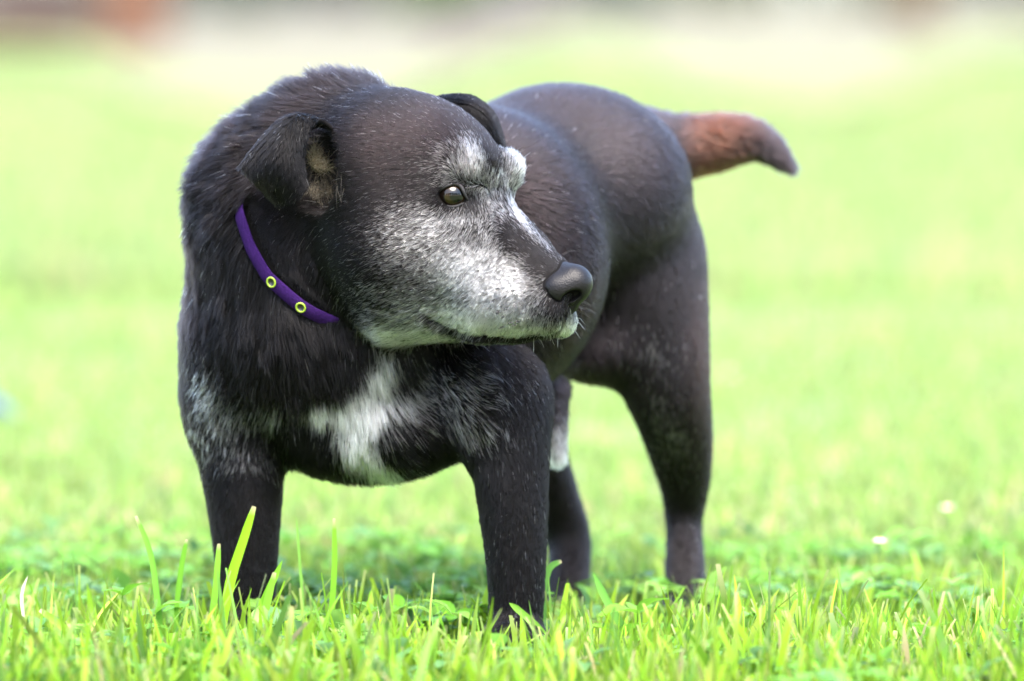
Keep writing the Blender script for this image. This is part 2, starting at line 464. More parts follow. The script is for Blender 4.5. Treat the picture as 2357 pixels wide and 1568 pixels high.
def nose_mat():
    m, nt, p = nmat('nose_leather')
    p.inputs['Base Color'].default_value = (0.0045, 0.004, 0.0045, 1)
    p.inputs['Roughness'].default_value = 0.40; p.inputs['Specular IOR Level'].default_value = 0.16
    tc = N(nt, 'ShaderNodeTexCoord'); v = N(nt, 'ShaderNodeTexVoronoi', Scale=800.0)
    nt.links.new(tc.outputs['Object'], v.inputs['Vector'])
    b = N(nt, 'ShaderNodeBump', Strength=0.4, Distance=0.0005); nt.links.new(v.outputs['Distance'], b.inputs['Height'])
    nt.links.new(b.outputs[0], p.inputs['Normal'])
    return m
def eye_mat(center, gaze):
    m, nt, p = nmat('eye')
    tc = N(nt, 'ShaderNodeTexCoord')
    dt = N(nt, 'ShaderNodeVectorMath', operation='DOT_PRODUCT'); nz = N(nt, 'ShaderNodeVectorMath', operation='NORMALIZE')
    nt.links.new(tc.outputs['Object'], nz.inputs[0]); nt.links.new(nz.outputs[0], dt.inputs[0]); dt.inputs[1].default_value = gaze
    r = ramp(nt, [(0.0, (0.005, 0.003, 0.002)), (0.56, (0.003, 0.002, 0.0015)), (0.60, (0.011, 0.0065, 0.002)), (0.80, (0.010, 0.0055, 0.0015)), (0.86, (0.004, 0.002, 0.001)), (0.885, (0.0005, 0.0005, 0.0005))])
    nt.links.new(dt.outputs['Value'], r.inputs[0]); nt.links.new(r.outputs[0], p.inputs['Base Color'])
    p.inputs['Specular IOR Level'].default_value = 0.0; p.inputs['Roughness'].default_value = 0.5; p.inputs['Coat Weight'].default_value = 1.0; p.inputs['Coat Roughness'].default_value = 0.02
    p.inputs['Coat IOR'].default_value = 1.38
    return m

# ------------------------------------------------------------------ fur
def curves_object(name, P, rad, tint, mat, parent):
    """P (n, k, 3) strand points, rad (n, k), tint (n, 3)"""
    n, k = P.shape[:2]
    cu = bpy.data.hair_curves.new(name)
    cu.add_curves([k] * n)
    cu.attributes['position'].data.foreach_set('vector', P.astype(np.float32).ravel())
    ra = cu.attributes.get('radius') or cu.attributes.new('radius', 'FLOAT', 'POINT')
    ra.data.foreach_set('value', rad.astype(np.float32).ravel())
    ti = cu.attributes.new('tint', 'FLOAT_COLOR', 'CURVE')
    ti.data.foreach_set('color', np.concatenate([tint, np.ones((n, 1))], 1).astype(np.float32).ravel())
    cu.materials.append(mat)
    o = bpy.data.objects.new(name, cu); COL.objects.link(o)
    if parent: o.parent = parent; o.matrix_parent_inverse = parent.matrix_world.inverted()
    return o

# lie of the coat: (px, py, depth, dx, dy, dd) - picture right, picture down, away
FLOW = {
 'head': [
  (1265, 600, -150, -.6, -.55, .5), (1180, 540, -60, -.5, -.8, .3), (1200, 600, -130, -.8, -.35, .4), (1140, 450, 0, -.3, -1, .3),
  (1078, 380, -90, -.35, -1, .3), (1175, 385, 10, .1, -1, .4), (1100, 300, 20, -.7, -.7, .6), (1000, 320, -80, -1, -.25, .3),
  (900, 250, -60, -1, -.15, .5), (940, 380, -130, -1, .12, 0), (1000, 420, -130, -.9, .2, 0), (860, 330, -120, -1, 0, .2), (880, 470, -150, -1, .38, .1),
  (960, 480, -150, -1, .4, 0), (820, 560, -140, -.9, .4, .3), (930, 560, -165, -.95, .3, 0), (1000, 540, -130, -.9, .45, 0),
  (1045, 500, -120, -.45, .9, 0), (1085, 475, -90, .1, .9, 0), (1100, 540, -140, -.35, .95, 0), (1060, 600, -165, -.6, .8, 0),
  (1140, 590, -150, -.6, .75, 0), (1150, 650, -200, -.65, .7, 0), (1050, 680, -160, -.8, .55, 0), (960, 650, -160, -.95, .35, 0),
  (900, 740, -120, -.9, .4, .1), (1220, 640, -210, -.85, .25, .1), (1100, 740, -180, -.5, .8, 0), (1200, 750, -210, -.4, .9, 0),
  (1245, 710, -215, -.45, .85, 0), (1290, 740, -170, .0, 1, 0), (1310, 740, -120, .5, .9, .2), (820, 680, -90, -.8, .5, .3), (780, 420, -60, -.9, .2, .2),
  (1000, 770, -120, -.8, .55, 0), (1150, 700, -210, -.6, .75, 0)],
 'neck': [
  (720, 180, 150, -.8, -.35, .7), (850, 190, 60, -1, .05, .5), (620, 230, 200, -.8, .1, .8), (600, 300, 150, -.8, .35, .6), (480, 420, 200, -.4, .8, .6),
  (520, 400, 100, -.6, .7, .4), (440, 560, 250, -.2, 1, .4), (600, 520, 20, -.35, .9, .2), (560, 650, 20, -.1, 1, .1), (660, 620, -20, .0, 1, 0),
  (720, 740, -20, .2, 1, 0), (500, 760, 60, -.2, 1, .1), (800, 760, 0, .1, 1, 0), (700, 300, 0, -1, .2, .2), (650, 450, -20, -.6, .7, .1)],
 'torso': [
  (430, 800, 250, -.3, .9, .2), (470, 920, 180, -.8, .45, .2), (520, 1000, 150, -.5, .8, .1), (600, 900, 80, -.6, .6, 0), (700, 880, 20, -.1, 1, 0),
  (760, 820, 0, .1, 1, 0), (830, 900, 10, -.05, 1, 0), (900, 880, 10, .5, .75, 0), (1000, 900, 30, .95, .15, 0), (1100, 920, 20, .95, .2, 0),
  (950, 1000, 60, .6, .7, 0), (1080, 1000, 40, .7, .7, 0), (1180, 950, 60, .4, 1, .1), (840, 1040, 60, .1, 1, .3), (700, 1000, 80, -.2, 1, .2),
  (1180, 860, 60, .5, .8, .3), (1200, 300, 600, .4, -.1, 1), (1300, 500, 500, .5, .5, .8), (1300, 700, 450, .3, .9, .6), (1450, 400, 800, .6, .6, .7),
  (1550, 600, 850, .3, 1, .3), (1500, 700, 650, .1, 1, .2), (1285, 1000, 480, 0, 1, 0)],
 'leg': [(500, 1000, 150, -.1, 1, 0), (620, 1080, 150, .35, 1, 0), (560, 1250, 150, 0, 1, 0), (1180, 1000, 20, .1, 1, 0), (1190, 1250, 0, 0, 1, 0),
  (1500, 800, 620, -.1, 1, 0), (1600, 900, 700, .1, 1, .1), (1570, 1200, 780, 0, 1, 0), (1300, 1250, 900, 0, 1, 0), (520, 1100, 150, -.3, 1, 0)],
 'tail': [(1500, 330, 1000, 1, .1, 0), (1600, 330, 1000, 1, 0, 0), (1700, 310, 1000, 1, .1, 0), (1780, 350, 1000, .7, .8, -.1)],
 'nose': [(0, 0, 0, 1, 0, 0)]}
def img_dir(q):   # (dx, dy, dd) -> world direction
    q = np.asarray(q, float); return np.stack([q[..., 0], q[..., 2], -q[..., 1]], -1)
GR = ['torso', 'neck', 'head', 'leg', 'tail']
def regions(p):
    v = np.stack([dog(p, groups=(g,)) for g in GR], -1)
    w = np.exp(-(v - v.min(-1, keepdims=True)) / 0.009)
    return w / w.sum(-1, keepdims=True)
def flow(p, w):
    out = np.zeros_like(p)
    for gi, g in enumerate(GR):
        C = np.array(FLOW[g], float); cp = W(C[:, 0], C[:, 1], C[:, 2]); cd = img_dir(C[:, 3:])
        cd /= np.linalg.norm(cd, axis=-1, keepdims=True)
        d2 = ((p[:, None] - cp[None]) ** 2 * np.array([1, .35, 1])).sum(-1)
        k = 1 / (d2 + 1e-5) ** 2; k /= k.sum(-1, keepdims=True)
        out += w[:, gi:gi + 1] * (k @ cd)
    return out / np.maximum(np.linalg.norm(out, axis=-1, keepdims=True), 1e-9)

def blob(q, cx, cy, rx, ry, roll=0, sharp=2.0):
    a = R(roll); x = (q[:, 0] - cx); y = (q[:, 1] - cy)
    u = (x * math.cos(a) + y * math.sin(a)) / rx; v = (-x * math.sin(a) + y * math.cos(a)) / ry
    return np.exp(-((u * u + v * v) ** (sharp / 2)))
def white_head(q):
    w = 0.014 + np.zeros(len(q))
    for cx, cy, rx, ry, ro, a, sh in [
        (1088, 382, 26, 50, -14, .64, 2.2), (1186, 396, 28, 52, -10, .68, 2.2), (1128, 455, 26, 60, -14, .42, 2.5), (1160, 500, 40, 50, 0, .22, 2), (1203, 500, 13, 40, -30, .75, 2),
        (1244, 556, 10, 46, -42, .35, 2), (1125, 560, 30, 60, -20, .5, 2), (1135, 655, 120, 86, 20, .90, 4), (1045, 610, 80, 74, 30, .64, 3), (990, 580, 105, 80, 30, .32, 3),
        (1120, 740, 172, 46, 6, .94, 4), (1215, 700, 60, 60, 0, .5, 3), (1310, 745, 30, 34, 0, .97, 4), (930, 540, 60, 60, 0, .35, 2), (900, 690, 100, 80, 10, .20, 2),
        (985, 700, 70, 50, 0, .38, 2), (950, 775, 130, 26, 0, .9, 4), (880, 760, 60, 30, 0, .5, 2), (1050, 400, 55, 30, -50, .42, 2), (1020, 360, 60, 22, -40, .26, 2), (990, 510, 60, 24, 20, .4, 2), (1060, 500, 50, 26, 0, .38, 2)]:
        w = 1 - (1 - w) * (1 - a * blob(q, cx, cy, rx, ry, ro, sh))
    for cx, cy, rx, ry, ro, a, sh in [
        (1040, 450, 44, 27, 8, .9, 4), (1130, 350, 16, 55, -14, .85, 4), (1195, 560, 48, 30, 42, .75, 3), (1245, 605, 40, 34, 42, .95, 3), (1155, 520, 40, 22, 50, .35, 2),
        (1290, 715, 34, 26, 0, .7, 3), (1258, 690, 34, 40, -20, .45, 2), (1180, 575, 60, 14, 42, .5, 2), (1095, 470, 26, 16, 20, .5, 2), (1230, 777, 64, 10, -4, .95, 4), (1130, 779, 75, 10, 4, .95, 4), (1045, 762, 44, 10, 22, .85, 3), (1000, 738, 30, 7, 38, .5, 3)]:
        w = w * (1 - a * blob(q, cx, cy, rx, ry, ro, sh))
    return w
def white_body(q):
    w = 0.001 + 0.005 * (q[:, 1] < 700) * (q[:, 2] < 400) + np.zeros(len(q)); fr = q[:, 2] < 330
    v = np.zeros(len(q))
    for cx, cy, rx, ry, ro, a, sh in [
        (868, 842, 50, 34, -45, .98, 6), (765, 918, 68, 28, 3, .96, 5), (838, 908, 64, 56, 0, .99, 6), (818, 990, 54, 66, 10, .99, 6), (866, 1060, 24, 56, -35, .98, 6),
        (912, 912, 44, 26, -10, .7, 3), (480, 880, 26, 60, -10, .36, 2), (500, 950, 45, 70, -12, .36, 2), (580, 950, 110, 45, -5, .24, 2), (545, 1045, 80, 30, 10, .36, 2),
        (1030, 900, 130, 70, 0, .33, 2), (960, 980, 50, 30, 0, .3, 2), (1080, 985, 60, 30, 25, .4, 2), (900, 1000, 50, 60, 0, .12, 2)]:
        v = 1 - (1 - v) * (1 - a * blob(q, cx, cy, rx, ry, ro, sh))
    v = v * (1 - .9 * blob(q, 715, 985, 75, 32, 25, 4)) * (1 - .85 * blob(q, 975, 1010, 80, 60, 0, 3) * (q[:, 0] > 900))
    w = np.where(fr, np.maximum(w, v), w)
    b = (q[:, 2] > 380) & (q[:, 2] < 700)
    w = np.where(b, np.maximum(w, .97 * blob(q, 1285, 1020, 56, 66, 0, 3)), w)
    h = (q[:, 2] > 500)
    w = np.where(h, np.maximum(w, .34 * blob(q, 1545, 1010, 36, 80, -15, 2) + .16 * blob(q, 1500, 800, 60, 40, 30, 2) + .12 * blob(q, 1520, 880, 40, 70, 0, 2)), w)
    w = np.where((q[:, 0] > 1120) & (q[:, 0] < 1262) & (q[:, 1] > 940) & (q[:, 2] < 300), np.maximum(w, 0.012 + .25 * blob(q, 1170, 1000, 40, 16, 15, 2)), w)
    return w

def strands(p, nrm, dirs, L, lift, clump, rad, k=5, bend=0.5, seed=0):
    """k points per strand: leaves the skin at 'lift', then lies down along dirs"""
    n = len(p); r = np.random.default_rng(seed)
    cell = np.floor(p / clump[:, None]).astype(np.int64)
    hsh = (cell[:, 0] * 73856093 ^ cell[:, 1] * 19349663 ^ cell[:, 2] * 83492791) % 100003
    tabl = r.normal(size=(100003, 3)); cj = tabl[hsh]
    d = dirs + 0.10 * cj * np.clip(clump[:, None] / .006, .4, 1.3) + r.normal(size=(n, 3)) * 0.075
    d -= nrm * (d * nrm).sum(-1, keepdims=True) ; d /= np.maximum(np.linalg.norm(d, axis=-1, keepdims=True), 1e-9)
    lf = np.clip(lift * (1 + 0.35 * cj[:, 0] + 0.25 * r.normal(size=n)), 0.03, 1.2)
    pts = np.zeros((n, k, 3)); pts[:, 0] = p
    seg = (L / (k - 1))[:, None]
    for i in range(1, k):
        t = i / (k - 1); a = lf * (1 - bend * t)
        v = d * np.cos(a)[:, None] + nrm * np.sin(a)[:, None]
        pts[:, i] = pts[:, i - 1] + v * seg
    tap = np.array([0.9, 1.0, 0.85, 0.6, 0.15]) if k == 5 else np.linspace(1, 0.2, k)
    return pts, rad[:, None] * tap[None, :k]

def sample(V, Q, n, dens, seed=1):
    r = np.random.default_rng(seed)
    a, b, c, d = (V[Q[:, i]] for i in range(4))
    ar = 0.5 * (np.linalg.norm(np.cross(b - a, c - a), axis=-1) + np.linalg.norm(np.cross(c - a, d - a), axis=-1))
    w = ar * dens; f = r.choice(len(Q), n, p=w / w.sum())
    u = r.random((n, 1)); v = r.random((n, 1))
    return (a[f] * (1 - u) + b[f] * u) * (1 - v) + (d[f] * (1 - u) + c[f] * u) * v, f

def dark_tint(n, q, r, brown=0.25):
    t = np.exp(r.normal(size=(n, 1)) * np.where(q[:, 2:3] > 330, .15, .33))
    c = np.array([0.0015, 0.0012, 0.0014]) * t
    w = (np.clip(snoise(q / 300.0, 2.0, 2)[:, None] * 0.6 + 0.3, 0, 1) * brown * np.where(q[:, 2:3] > 330, .12, .36))
    return c * (1 - w) + w * np.array([0.0085, 0.0040, 0.0034]) * t

dogroot = empty('dog')
dogroot.location = W(875, 1490, 150); dogroot.location.z = 0
bpy.context.view_layer.update()
tag(dogroot, 'old black dog with grey muzzle and white chest standing on the lawn, head turned', 'dog')
V, Q = surface(dog, (-.32, -.18, -.03), (.32, .5, .56), .0024)
body = mesh('body', V, Q, m_skin); world_child(body, dogroot)
VN = dog.grad(V)
fc = V[Q].mean(1); fn = VN[Q].mean(1); fq = proj(fc)
wreg = regions(fc)
facing = -(fn[:, 1])
dens = 0.25 + 1.0 * np.clip(facing + 0.45, 0, 1)
dens *= (1 + 4.5 * wreg[:, 2] + 1.0 * wreg[:, 1] * 1.0)
dens *= np.where(fc[:, 1] > 0.10, 1.0 + .6 * wreg[:, 0], 1.0)
NF = 500000
p, f = sample(V, Q, NF, dens)
nn = fn[f]; nn /= np.linalg.norm(nn, axis=-1, keepdims=True)
wr = regions(p); q = proj(p)
dr = flow(p, wr)
r_ = np.random.default_rng(5)
lenf = wr @ np.array([0.016, 0.020, 0.0058, 0.0062, 0.011])
rear = np.clip((p[:, 1] - 0.03) / 0.05, 0, 1) * wr[:, 0]
lenf = lenf * (1 - rear) + 0.0095 * rear
chest = np.clip(1 - np.abs(q[:, 0] - 820) / 420, 0, 1) * (q[:, 1] > 820) * (q[:, 1] < 1120) * (q[:, 2] < 330)
lenf = lenf * (1 + 0.35 * chest)
muz = blob(q, 1210, 650, 150, 130, 20, 3) * (q[:, 2] < 120); lenf *= (1 - 0.33 * muz * wr[:, 2])
eyez = blob(q, 1042, 450, 60, 40, 0, 3) * (q[:, 2] < 0); lenf *= (1 - 0.45 * eyez)
jaw = blob(q, 900, 760, 180, 60, 0, 3) * wr[:, 2] * (q[:, 2] < 200); lenf *= (1 + 0.9 * jaw)
brow = (blob(q, 1185, 400, 45, 60, 0, 3) + blob(q, 1080, 380, 40, 45, 0, 3)) * wr[:, 2]; lenf *= (1 + 0.45 * brow)
lift = wr @ np.array([0.32, 0.38, 0.16, 0.15, 0.28]) + 0.25 * brow
lift = lift * (1 - 0.4 * np.clip(rear, 0, 1))
back_ = wr[:, 1] * np.clip(fn[f][:, 2] - 0.2, 0, 1); lift += 0.45 * back_
L = lenf * r_.uniform(0.65, 1.2, len(p))
rad = (wr @ np.array([.00024, .00023, .00014, .00020, .00026])) * r_.uniform(0.75, 1.3, len(p))
rad *= np.where(p[:, 1] > 0.10, 1.9, 1.0)
clump = 0.0035 + 0.007 * (wr[:, 0] * (1 - rear) + wr[:, 1]) - 0.0015 * rear
# keep hair out of the eye, the nose, the ear hollow and from under the collar
cc, cn, cdir, crad, csh, cshow = collar_loop()
cpt = cc + cn * csh[:, None] + cdir * crad[:, None]
ni = np.argmin(((p[:, None, :] - cpt[None]) ** 2).sum(-1), 1) if len(p) < 1 else np.concatenate([np.argmin(((a_[:, None, :] - cpt[None]) ** 2).sum(-1), 1) for a_ in np.array_split(p, 40)])
sl_ = (p - cpt[ni]) @ cn; nearc = (np.linalg.norm(p - cpt[ni], axis=-1) < 0.05) & (wr[:, 2] < 0.9) & (cshow[ni] > 0.3)
keep = ~((np.abs(q[:, 0] - 1041) < 37) & (np.abs(q[:, 1] - 450) < 24) & (q[:, 2] < 0) & (((q[:, 0] - 1041) / 36) ** 2 + ((q[:, 1] - 450) / 23) ** 2 < 1))
keep &= nose(p) > 0.0006
keep &= ~((((q[:, 0] - 745) / 54) ** 2 + ((q[:, 1] - 392) / 95) ** 2 < 1) & (q[:, 2] < EAR + 70) & (r_.random(len(p)) < .9))
keep &= ~(nearc & (sl_ > -0.006) & (sl_ < 0.009))
keep &= np.linalg.norm(p - eye_c, axis=-1) > eye_r + 0.0005
keep &= ~((wr[:, 3] > 0.5) & (p[:, 2] < 0.004))
L = np.where(nearc & (sl_ > 0) & (sl_ < 0.03), np.minimum(L, 0.006 + 0.5 * np.maximum(sl_ - 0.007, 0)), L)
whead = white_head(q); wbody = white_body(q)
front_head = (q[:, 2] < 150)
pw = wr[:, 2] * np.where(front_head, whead, 0.05) + (1 - wr[:, 2]) * wbody
pw = np.clip(pw + 0.12 * snoise(p, 90, 1) * (pw > 0.1) * (pw < 0.93), 0, 1)
isw = r_.random(len(p)) < pw
tint = dark_tint(len(p), q, r_, 0.35)
tb = np.exp(r_.normal(size=(len(p), 1)) * 0.16)
wt = np.array([0.985, 0.97, 0.955]) * tb
grey = (r_.random(len(p)) < 0.15)[:, None]; wt = np.where(grey, wt * 0.45, wt)
tint = np.where(isw[:, None], np.clip(wt, 0, 0.985), tint)
rad = np.where(isw & (pw > .1), rad * 1.6, np.where(isw, rad * .8, rad)); lift = np.where(isw, lift * 1.15, lift)
rear_sheen = np.clip((p[:, 1] - 0.05) / 0.06, 0, 1) * (11.0 * (1 - wr[:, 3]) + 5.0 * wr[:, 3])  # sheen on back and hindquarters, put into the colour of the dark hairs
top_sheen = 4.2 * wr[:, 2] * blob(q, 960, 320, 190, 130, 15, 3) + 2.0 * wr[:, 1] * blob(q, 760, 230, 220, 90, 0, 3)  # sky sheen on forehead and top of the neck, painted as lighter tint
tint = tint * (1 + (rear_sheen + top_sheen)[:, None] * (~isw[:, None]))
tailw = np.clip(0.75 + 0.5 * snoise(p, 22, 6), 0, 1) * wr[:, 4] * np.clip((q[:, 0] - 1540) / 50, 0, 1) * np.clip((1750 - q[:, 0]) / 110, 0.03, 1)
tt = np.array([0.068, 0.026, 0.016]) * np.exp(r_.normal(size=(len(p), 1)) * 0.25)
tint = tint * (1 - tailw[:, None]) + tt * tailw[:, None]
rump = np.clip(wr[:, 3] * blob(q, 1620, 800, 40, 160, 0, 2) * (q[:, 2] > 400), 0, 1)[:, None] * 0.5
tint = tint * (1 - rump) + np.array([0.05, 0.025, 0.02]) * rump
# long stray white hairs on the neck and forehead
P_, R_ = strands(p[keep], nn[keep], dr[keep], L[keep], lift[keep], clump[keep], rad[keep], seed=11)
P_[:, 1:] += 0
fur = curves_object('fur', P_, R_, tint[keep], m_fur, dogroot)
print('fur', keep.sum())

# nose
NV, NQ = surface(nose, W(1200, 760, -300), W(1400, 540, 0), .0008)
m_nose = nose_mat()
no = mesh('nose', NV, NQ, m_nose); world_child(no, dogroot)
# eye
def make_eye(center, gaze):
    V = []; F = []; n, k = 28, 20
    for i in range(k + 1):
        a = math.pi * i / k
        for j in range(n):
            b = 2 * math.pi * j / n; V.append((eye_r * math.sin(a) * math.cos(b), eye_r * math.sin(a) * math.sin(b), eye_r * math.cos(a)))
    for i in range(k):
        for j in range(n):
            F.append((i * n + j, i * n + (j + 1) % n, (i + 1) * n + (j + 1) % n, (i + 1) * n + j))
    o = mesh('eye', V, F, eye_mat(center, gaze)); o.location = center; world_child(o, dogroot); return o
g_ = Vector((0.40, -0.90, 0.02)).normalized()
eo = make_eye(Vector(eye_c), g_)
m_lid = skin_mat('eyelid_skin', (0.006, 0.005, 0.0055), 0.75)
lr = lambda a, b, n=20: [a + (b - a) * math.sin(math.pi * i / (n - 1)) for i in range(n)]
for nm, l, rr in (('eyelid', lid_low, lr(1.8, 3.0)), ('eyelid', lid_up, lr(2, 4.5))):
    o = mesh(nm, *tube(l, np.array(rr) * S0), m_lid); world_child(o, dogroot)

# ears with their own fur
def ear(P, label, dirf, seed, lens, pale=None):
    Vp, Fp = patch_mesh(P)
    o = mesh('ear', Vp, Fp, m_skin); so_ = o.modifiers.new('thickness', 'SOLIDIFY'); so_.thickness = 0.0030; so_.offset = 0
    world_child(o, dogroot); o['label'] = label
    n = 11000
    out = []
    e1 = Vp[Fp[:, 1]] - Vp[Fp[:, 0]]; e2 = Vp[Fp[:, 3]] - Vp[Fp[:, 0]]; nf = np.cross(e1, e2); nf /= np.maximum(np.linalg.norm(nf, axis=-1, keepdims=True), 1e-9)
    for sgn in (1, -1):
        pp, ff = sample(Vp, Fp, n, np.ones(len(Fp)), seed); N_ = nf[ff] * sgn; pp = pp + N_ * 0.0014
        d = dirf(pp); m = len(pp); r = np.random.default_rng(seed)
        A, B = strands(pp, N_, d, lens * r.uniform(.6, 1.2, m), np.full(m, .28), np.full(m, .005), .00015 * r.uniform(.7, 1.3, m), seed=seed)
        t = dark_tint(m, proj(pp), r, 0.1); w = r.random(m) < 0.015; t[w] = (0.6, 0.58, 0.55)
        out.append((A, B, t))
    c = curves_object('ear_fur', *[np.concatenate([x[i] for x in out]) for i in range(3)], m_fur, None)
    world_child(c, o); return o
tip = W(600, 470, EAR - 60)
ear(ear_near, 'folded near ear', lambda x: (lambda d: d / np.linalg.norm(d, axis=-1, keepdims=True))(tip - x + np.array([0, 0, -.03])), 21, 0.0062)
tip2 = W(1175, 380, 130)
ear(ear_far, 'far ear partly hidden behind the forehead', lambda x: (lambda d: d / np.linalg.norm(d, axis=-1, keepdims=True))(tip2 - x), 22, 0.0055)
# pale tufts inside the near ear
def tufts():
    r = np.random.default_rng(9); P = []; 
    roots = []
    for (cx, cy, sx, sy, n, dx, dy, tone) in [(722, 372, 14, 10, 260, -.3, -.9, 1), (728, 385, 16, 8, 260, .5, -.5, 1), (712, 425, 12, 9, 140, -.5, .6, .9), (742, 420, 18, 22, 200, .2, .9, .35), (722, 345, 6, 10, 80, .1, -1, .7),(704,442,6,6,80,.9,.2,.9)]:
        m = n
        x = cx + r.normal(size=m) * sx; y = cy + r.normal(size=m) * sy
        for a, b, h in zip(x, y, hits(dog, x, y, groups=(Hd,))):
            if not np.isfinite(h): continue
            p0 = W(a, b, h); dd = np.array([dx, -.55, -dy]) + r.normal(size=3) * .3; dd /= np.linalg.norm(dd)
            ln = r.uniform(.008, .017); pts = [p0 + dd * ln * t + np.array([0, 0, -1]) * ln * .25 * t * t for t in np.linspace(0, 1, 5)]
            roots.append((pts, np.array([.60, .50, .33]) * tone * .45 * r.uniform(.6, 1.1)))
    A = np.array([q[0] for q in roots]); t = np.array([q[1] for q in roots])
    c = curves_object('inner_ear_hair', A, np.full(A.shape[:2], .00017) * np.array([1, 1, .8, .6, .2]), np.clip(t, 0, .9), m_fur, dogroot)
tufts()
# whiskers
def whiskers():
    r = np.random.default_rng(3); A = []; 
    spec = [((1338, 712), (1372, 722)), ((1336, 722), (1358, 731)), ((1332, 735), (1346, 746)), ((1328, 742), (1345, 758)), ((1318, 758), (1336, 780)), ((1335, 700), (1362, 704)),
            ((1290, 778), (1284, 800)), ((1235, 782), (1228, 812)), ((1245, 783), (1252, 800)), ((1270, 780), (1276, 795)), ((1075, 778), (1062, 800)), ((1000, 768), (1014, 792)), ((1300, 590), (1330, 578)), ((1200, 385), (1222, 350)), ((1130, 785), (1126, 802)),
            ((1160, 700), (1120, 730)), ((1190, 690), (1150, 716)), ((1180, 720), (1150, 752))]
    for a, b in spec:
        h = dog.hit(a[0] - 8, a[1] - 6) or -120
        for dl in (0,):
            p0 = W(a[0] - 6, a[1] - 4, h); p1 = W(b[0], b[1], h - 30 + r.uniform(-15, 15)); mid = (p0 + p1) / 2 + np.array([0, 0, .0015])
            A.append([p0, (p0 + mid) / 2, mid, (mid + p1) / 2, p1])
    A = np.array(A); t = np.tile(np.array([.8, .78, .72]), (len(A), 1))
    curves_object('whiskers', A, np.full(A.shape[:2], .00016) * np.array([1.2, 1, .8, .6, .3]), t, m_fur, dogroot)
whiskers()
# dark whisker spots and skin of the lips
def spots():
    r = np.random.default_rng(4); A = []
    for (x, y) in [(1120, 676), (1140, 690), (1165, 683), (1185, 668), (1170, 710), (1192, 702), (1150, 665), (1205, 720), (1148, 718), (1160, 728), (1178, 742), (1186, 747), (1195, 738), (1160, 752), (1210, 690), (1130, 705)]:
        for k in range(7):
            a, b = x + r.normal() * 2.2, y + r.normal() * 1.6; h = float(hits(dog, [a], [b], groups=(Hd,))[0]) - 12
            p0 = W(a, b, h); p1 = W(a - 7, b + 3, h - 3); A.append([p0 + (p1 - p0) * t for t in (0, .25, .5, .75, 1)])
    A = np.array(A); curves_object('whisker_bases', A, np.full(A.shape[:2], .00032), np.full((len(A), 3), .004), m_fur, dogroot)
spots()

# collar
m_col, nt, pb = nmat('purple_webbing')
tc = N(nt, 'ShaderNodeTexCoord'); wv = N(nt, 'ShaderNodeTexNoise', Scale=900.0, Detail=3.0); nt.links.new(tc.outputs['Object'], wv.inputs['Vector'])
rp = ramp(nt, [(0.3, (0.009, 0.0029, 0.026)), (0.7, (0.026, 0.0078, 0.064))]); nt.links.new(wv.outputs[0], rp.inputs[0]); nt.links.new(rp.outputs[0], pb.inputs['Base Color'])
pb.inputs['Roughness'].default_value = 0.9; pb.inputs['Specular IOR Level'].default_value = 0.05
bm_ = N(nt, 'ShaderNodeBump', Strength=0.6, Distance=0.0005); nt.links.new(wv.outputs[0], bm_.inputs['Height']); nt.links.new(bm_.outputs[0], pb.inputs['Normal'])
m_eyelet, nt, pb2 = nmat('lime_eyelet'); pb2.inputs['Base Color'].default_value = (0.19, 0.27, 0.02, 1); pb2.inputs['Roughness'].default_value = 0.35
m_hole, nt, pb3 = nmat('eyelet_hole'); pb3.inputs['Base Color'].default_value = (0.01, 0.01, 0.01, 1)
def sm_off(r, sw, dirs, sh):
    return r - .006 * (1 - sw) - np.where(proj(cc + cn * sh[:, None] + dirs * r[:, None])[:, 0] > 785, .03, 0) * (1 - sw)
def collar():
    c, n, dirs, r = cc, cn, cdir, sm_off(crad, cshow, cdir, csh)
    prof = [(-.0058, 0), (-.0052, .0010), (0, .0012), (.0052, .0010), (.0058, 0), (.0052, -.0010), (0, -.0012), (-.0052, -.0010)]
    V = []; k = len(prof); m = len(dirs)
    for d, q, s__ in zip(dirs, r, csh):
        for (a, b) in prof: V.append(c + d * (q + .0045 + b) + n * (a + s__))
    F = [(i * k + j, i * k + (j + 1) % k, ((i + 1) % m) * k + (j + 1) % k, ((i + 1) % m) * k + j) for i in range(m) for j in range(k)]
    o = mesh('collar', V, F, m_col); world_child(o, dogroot); o['label'] = 'purple collar with lime eyelets'
    mid = c + n * csh[:, None] + dirs * (r + .0062)[:, None]; pm = proj(mid); vis = dirs[:, 1] < 0
    for (ex, ey) in [(623, 643), (690, 708), (588, 610)]:
        i = int(np.argmin(np.where(vis, np.hypot(pm[:, 0] - ex, pm[:, 1] - ey), 1e9)))
        if (ex, ey) == (588, 610): continue
        P0 = mid[i]; d = dirs[i]; t = mid[(i + 1) % m] - mid[i - 1]; t /= np.linalg.norm(t); w = n
        ring = [P0 + .0036 * (math.cos(a) * t + math.sin(a) * w) + d * .0003 for a in np.linspace(0, 2 * math.pi, 25)[:-1]]
        rg = mesh('eyelet', *tube(ring, .0008, 8, True), m_eyelet); world_child(rg, o)
        Vh = [P0 + .0028 * (math.cos(a) * t + math.sin(a) * w) + d * .0002 for a in np.linspace(0, 2 * math.pi, 17)[:-1]]
        Vb = [v - d * .0012 for v in Vh]
        hh = mesh('eyelet_hole', Vh + Vb, [tuple(range(16))] + [(j, (j + 1) % 16, 16 + (j + 1) % 16, 16 + j) for j in range(16)], m_hole); world_child(hh, o)
    return o
collar()
#==LAWN

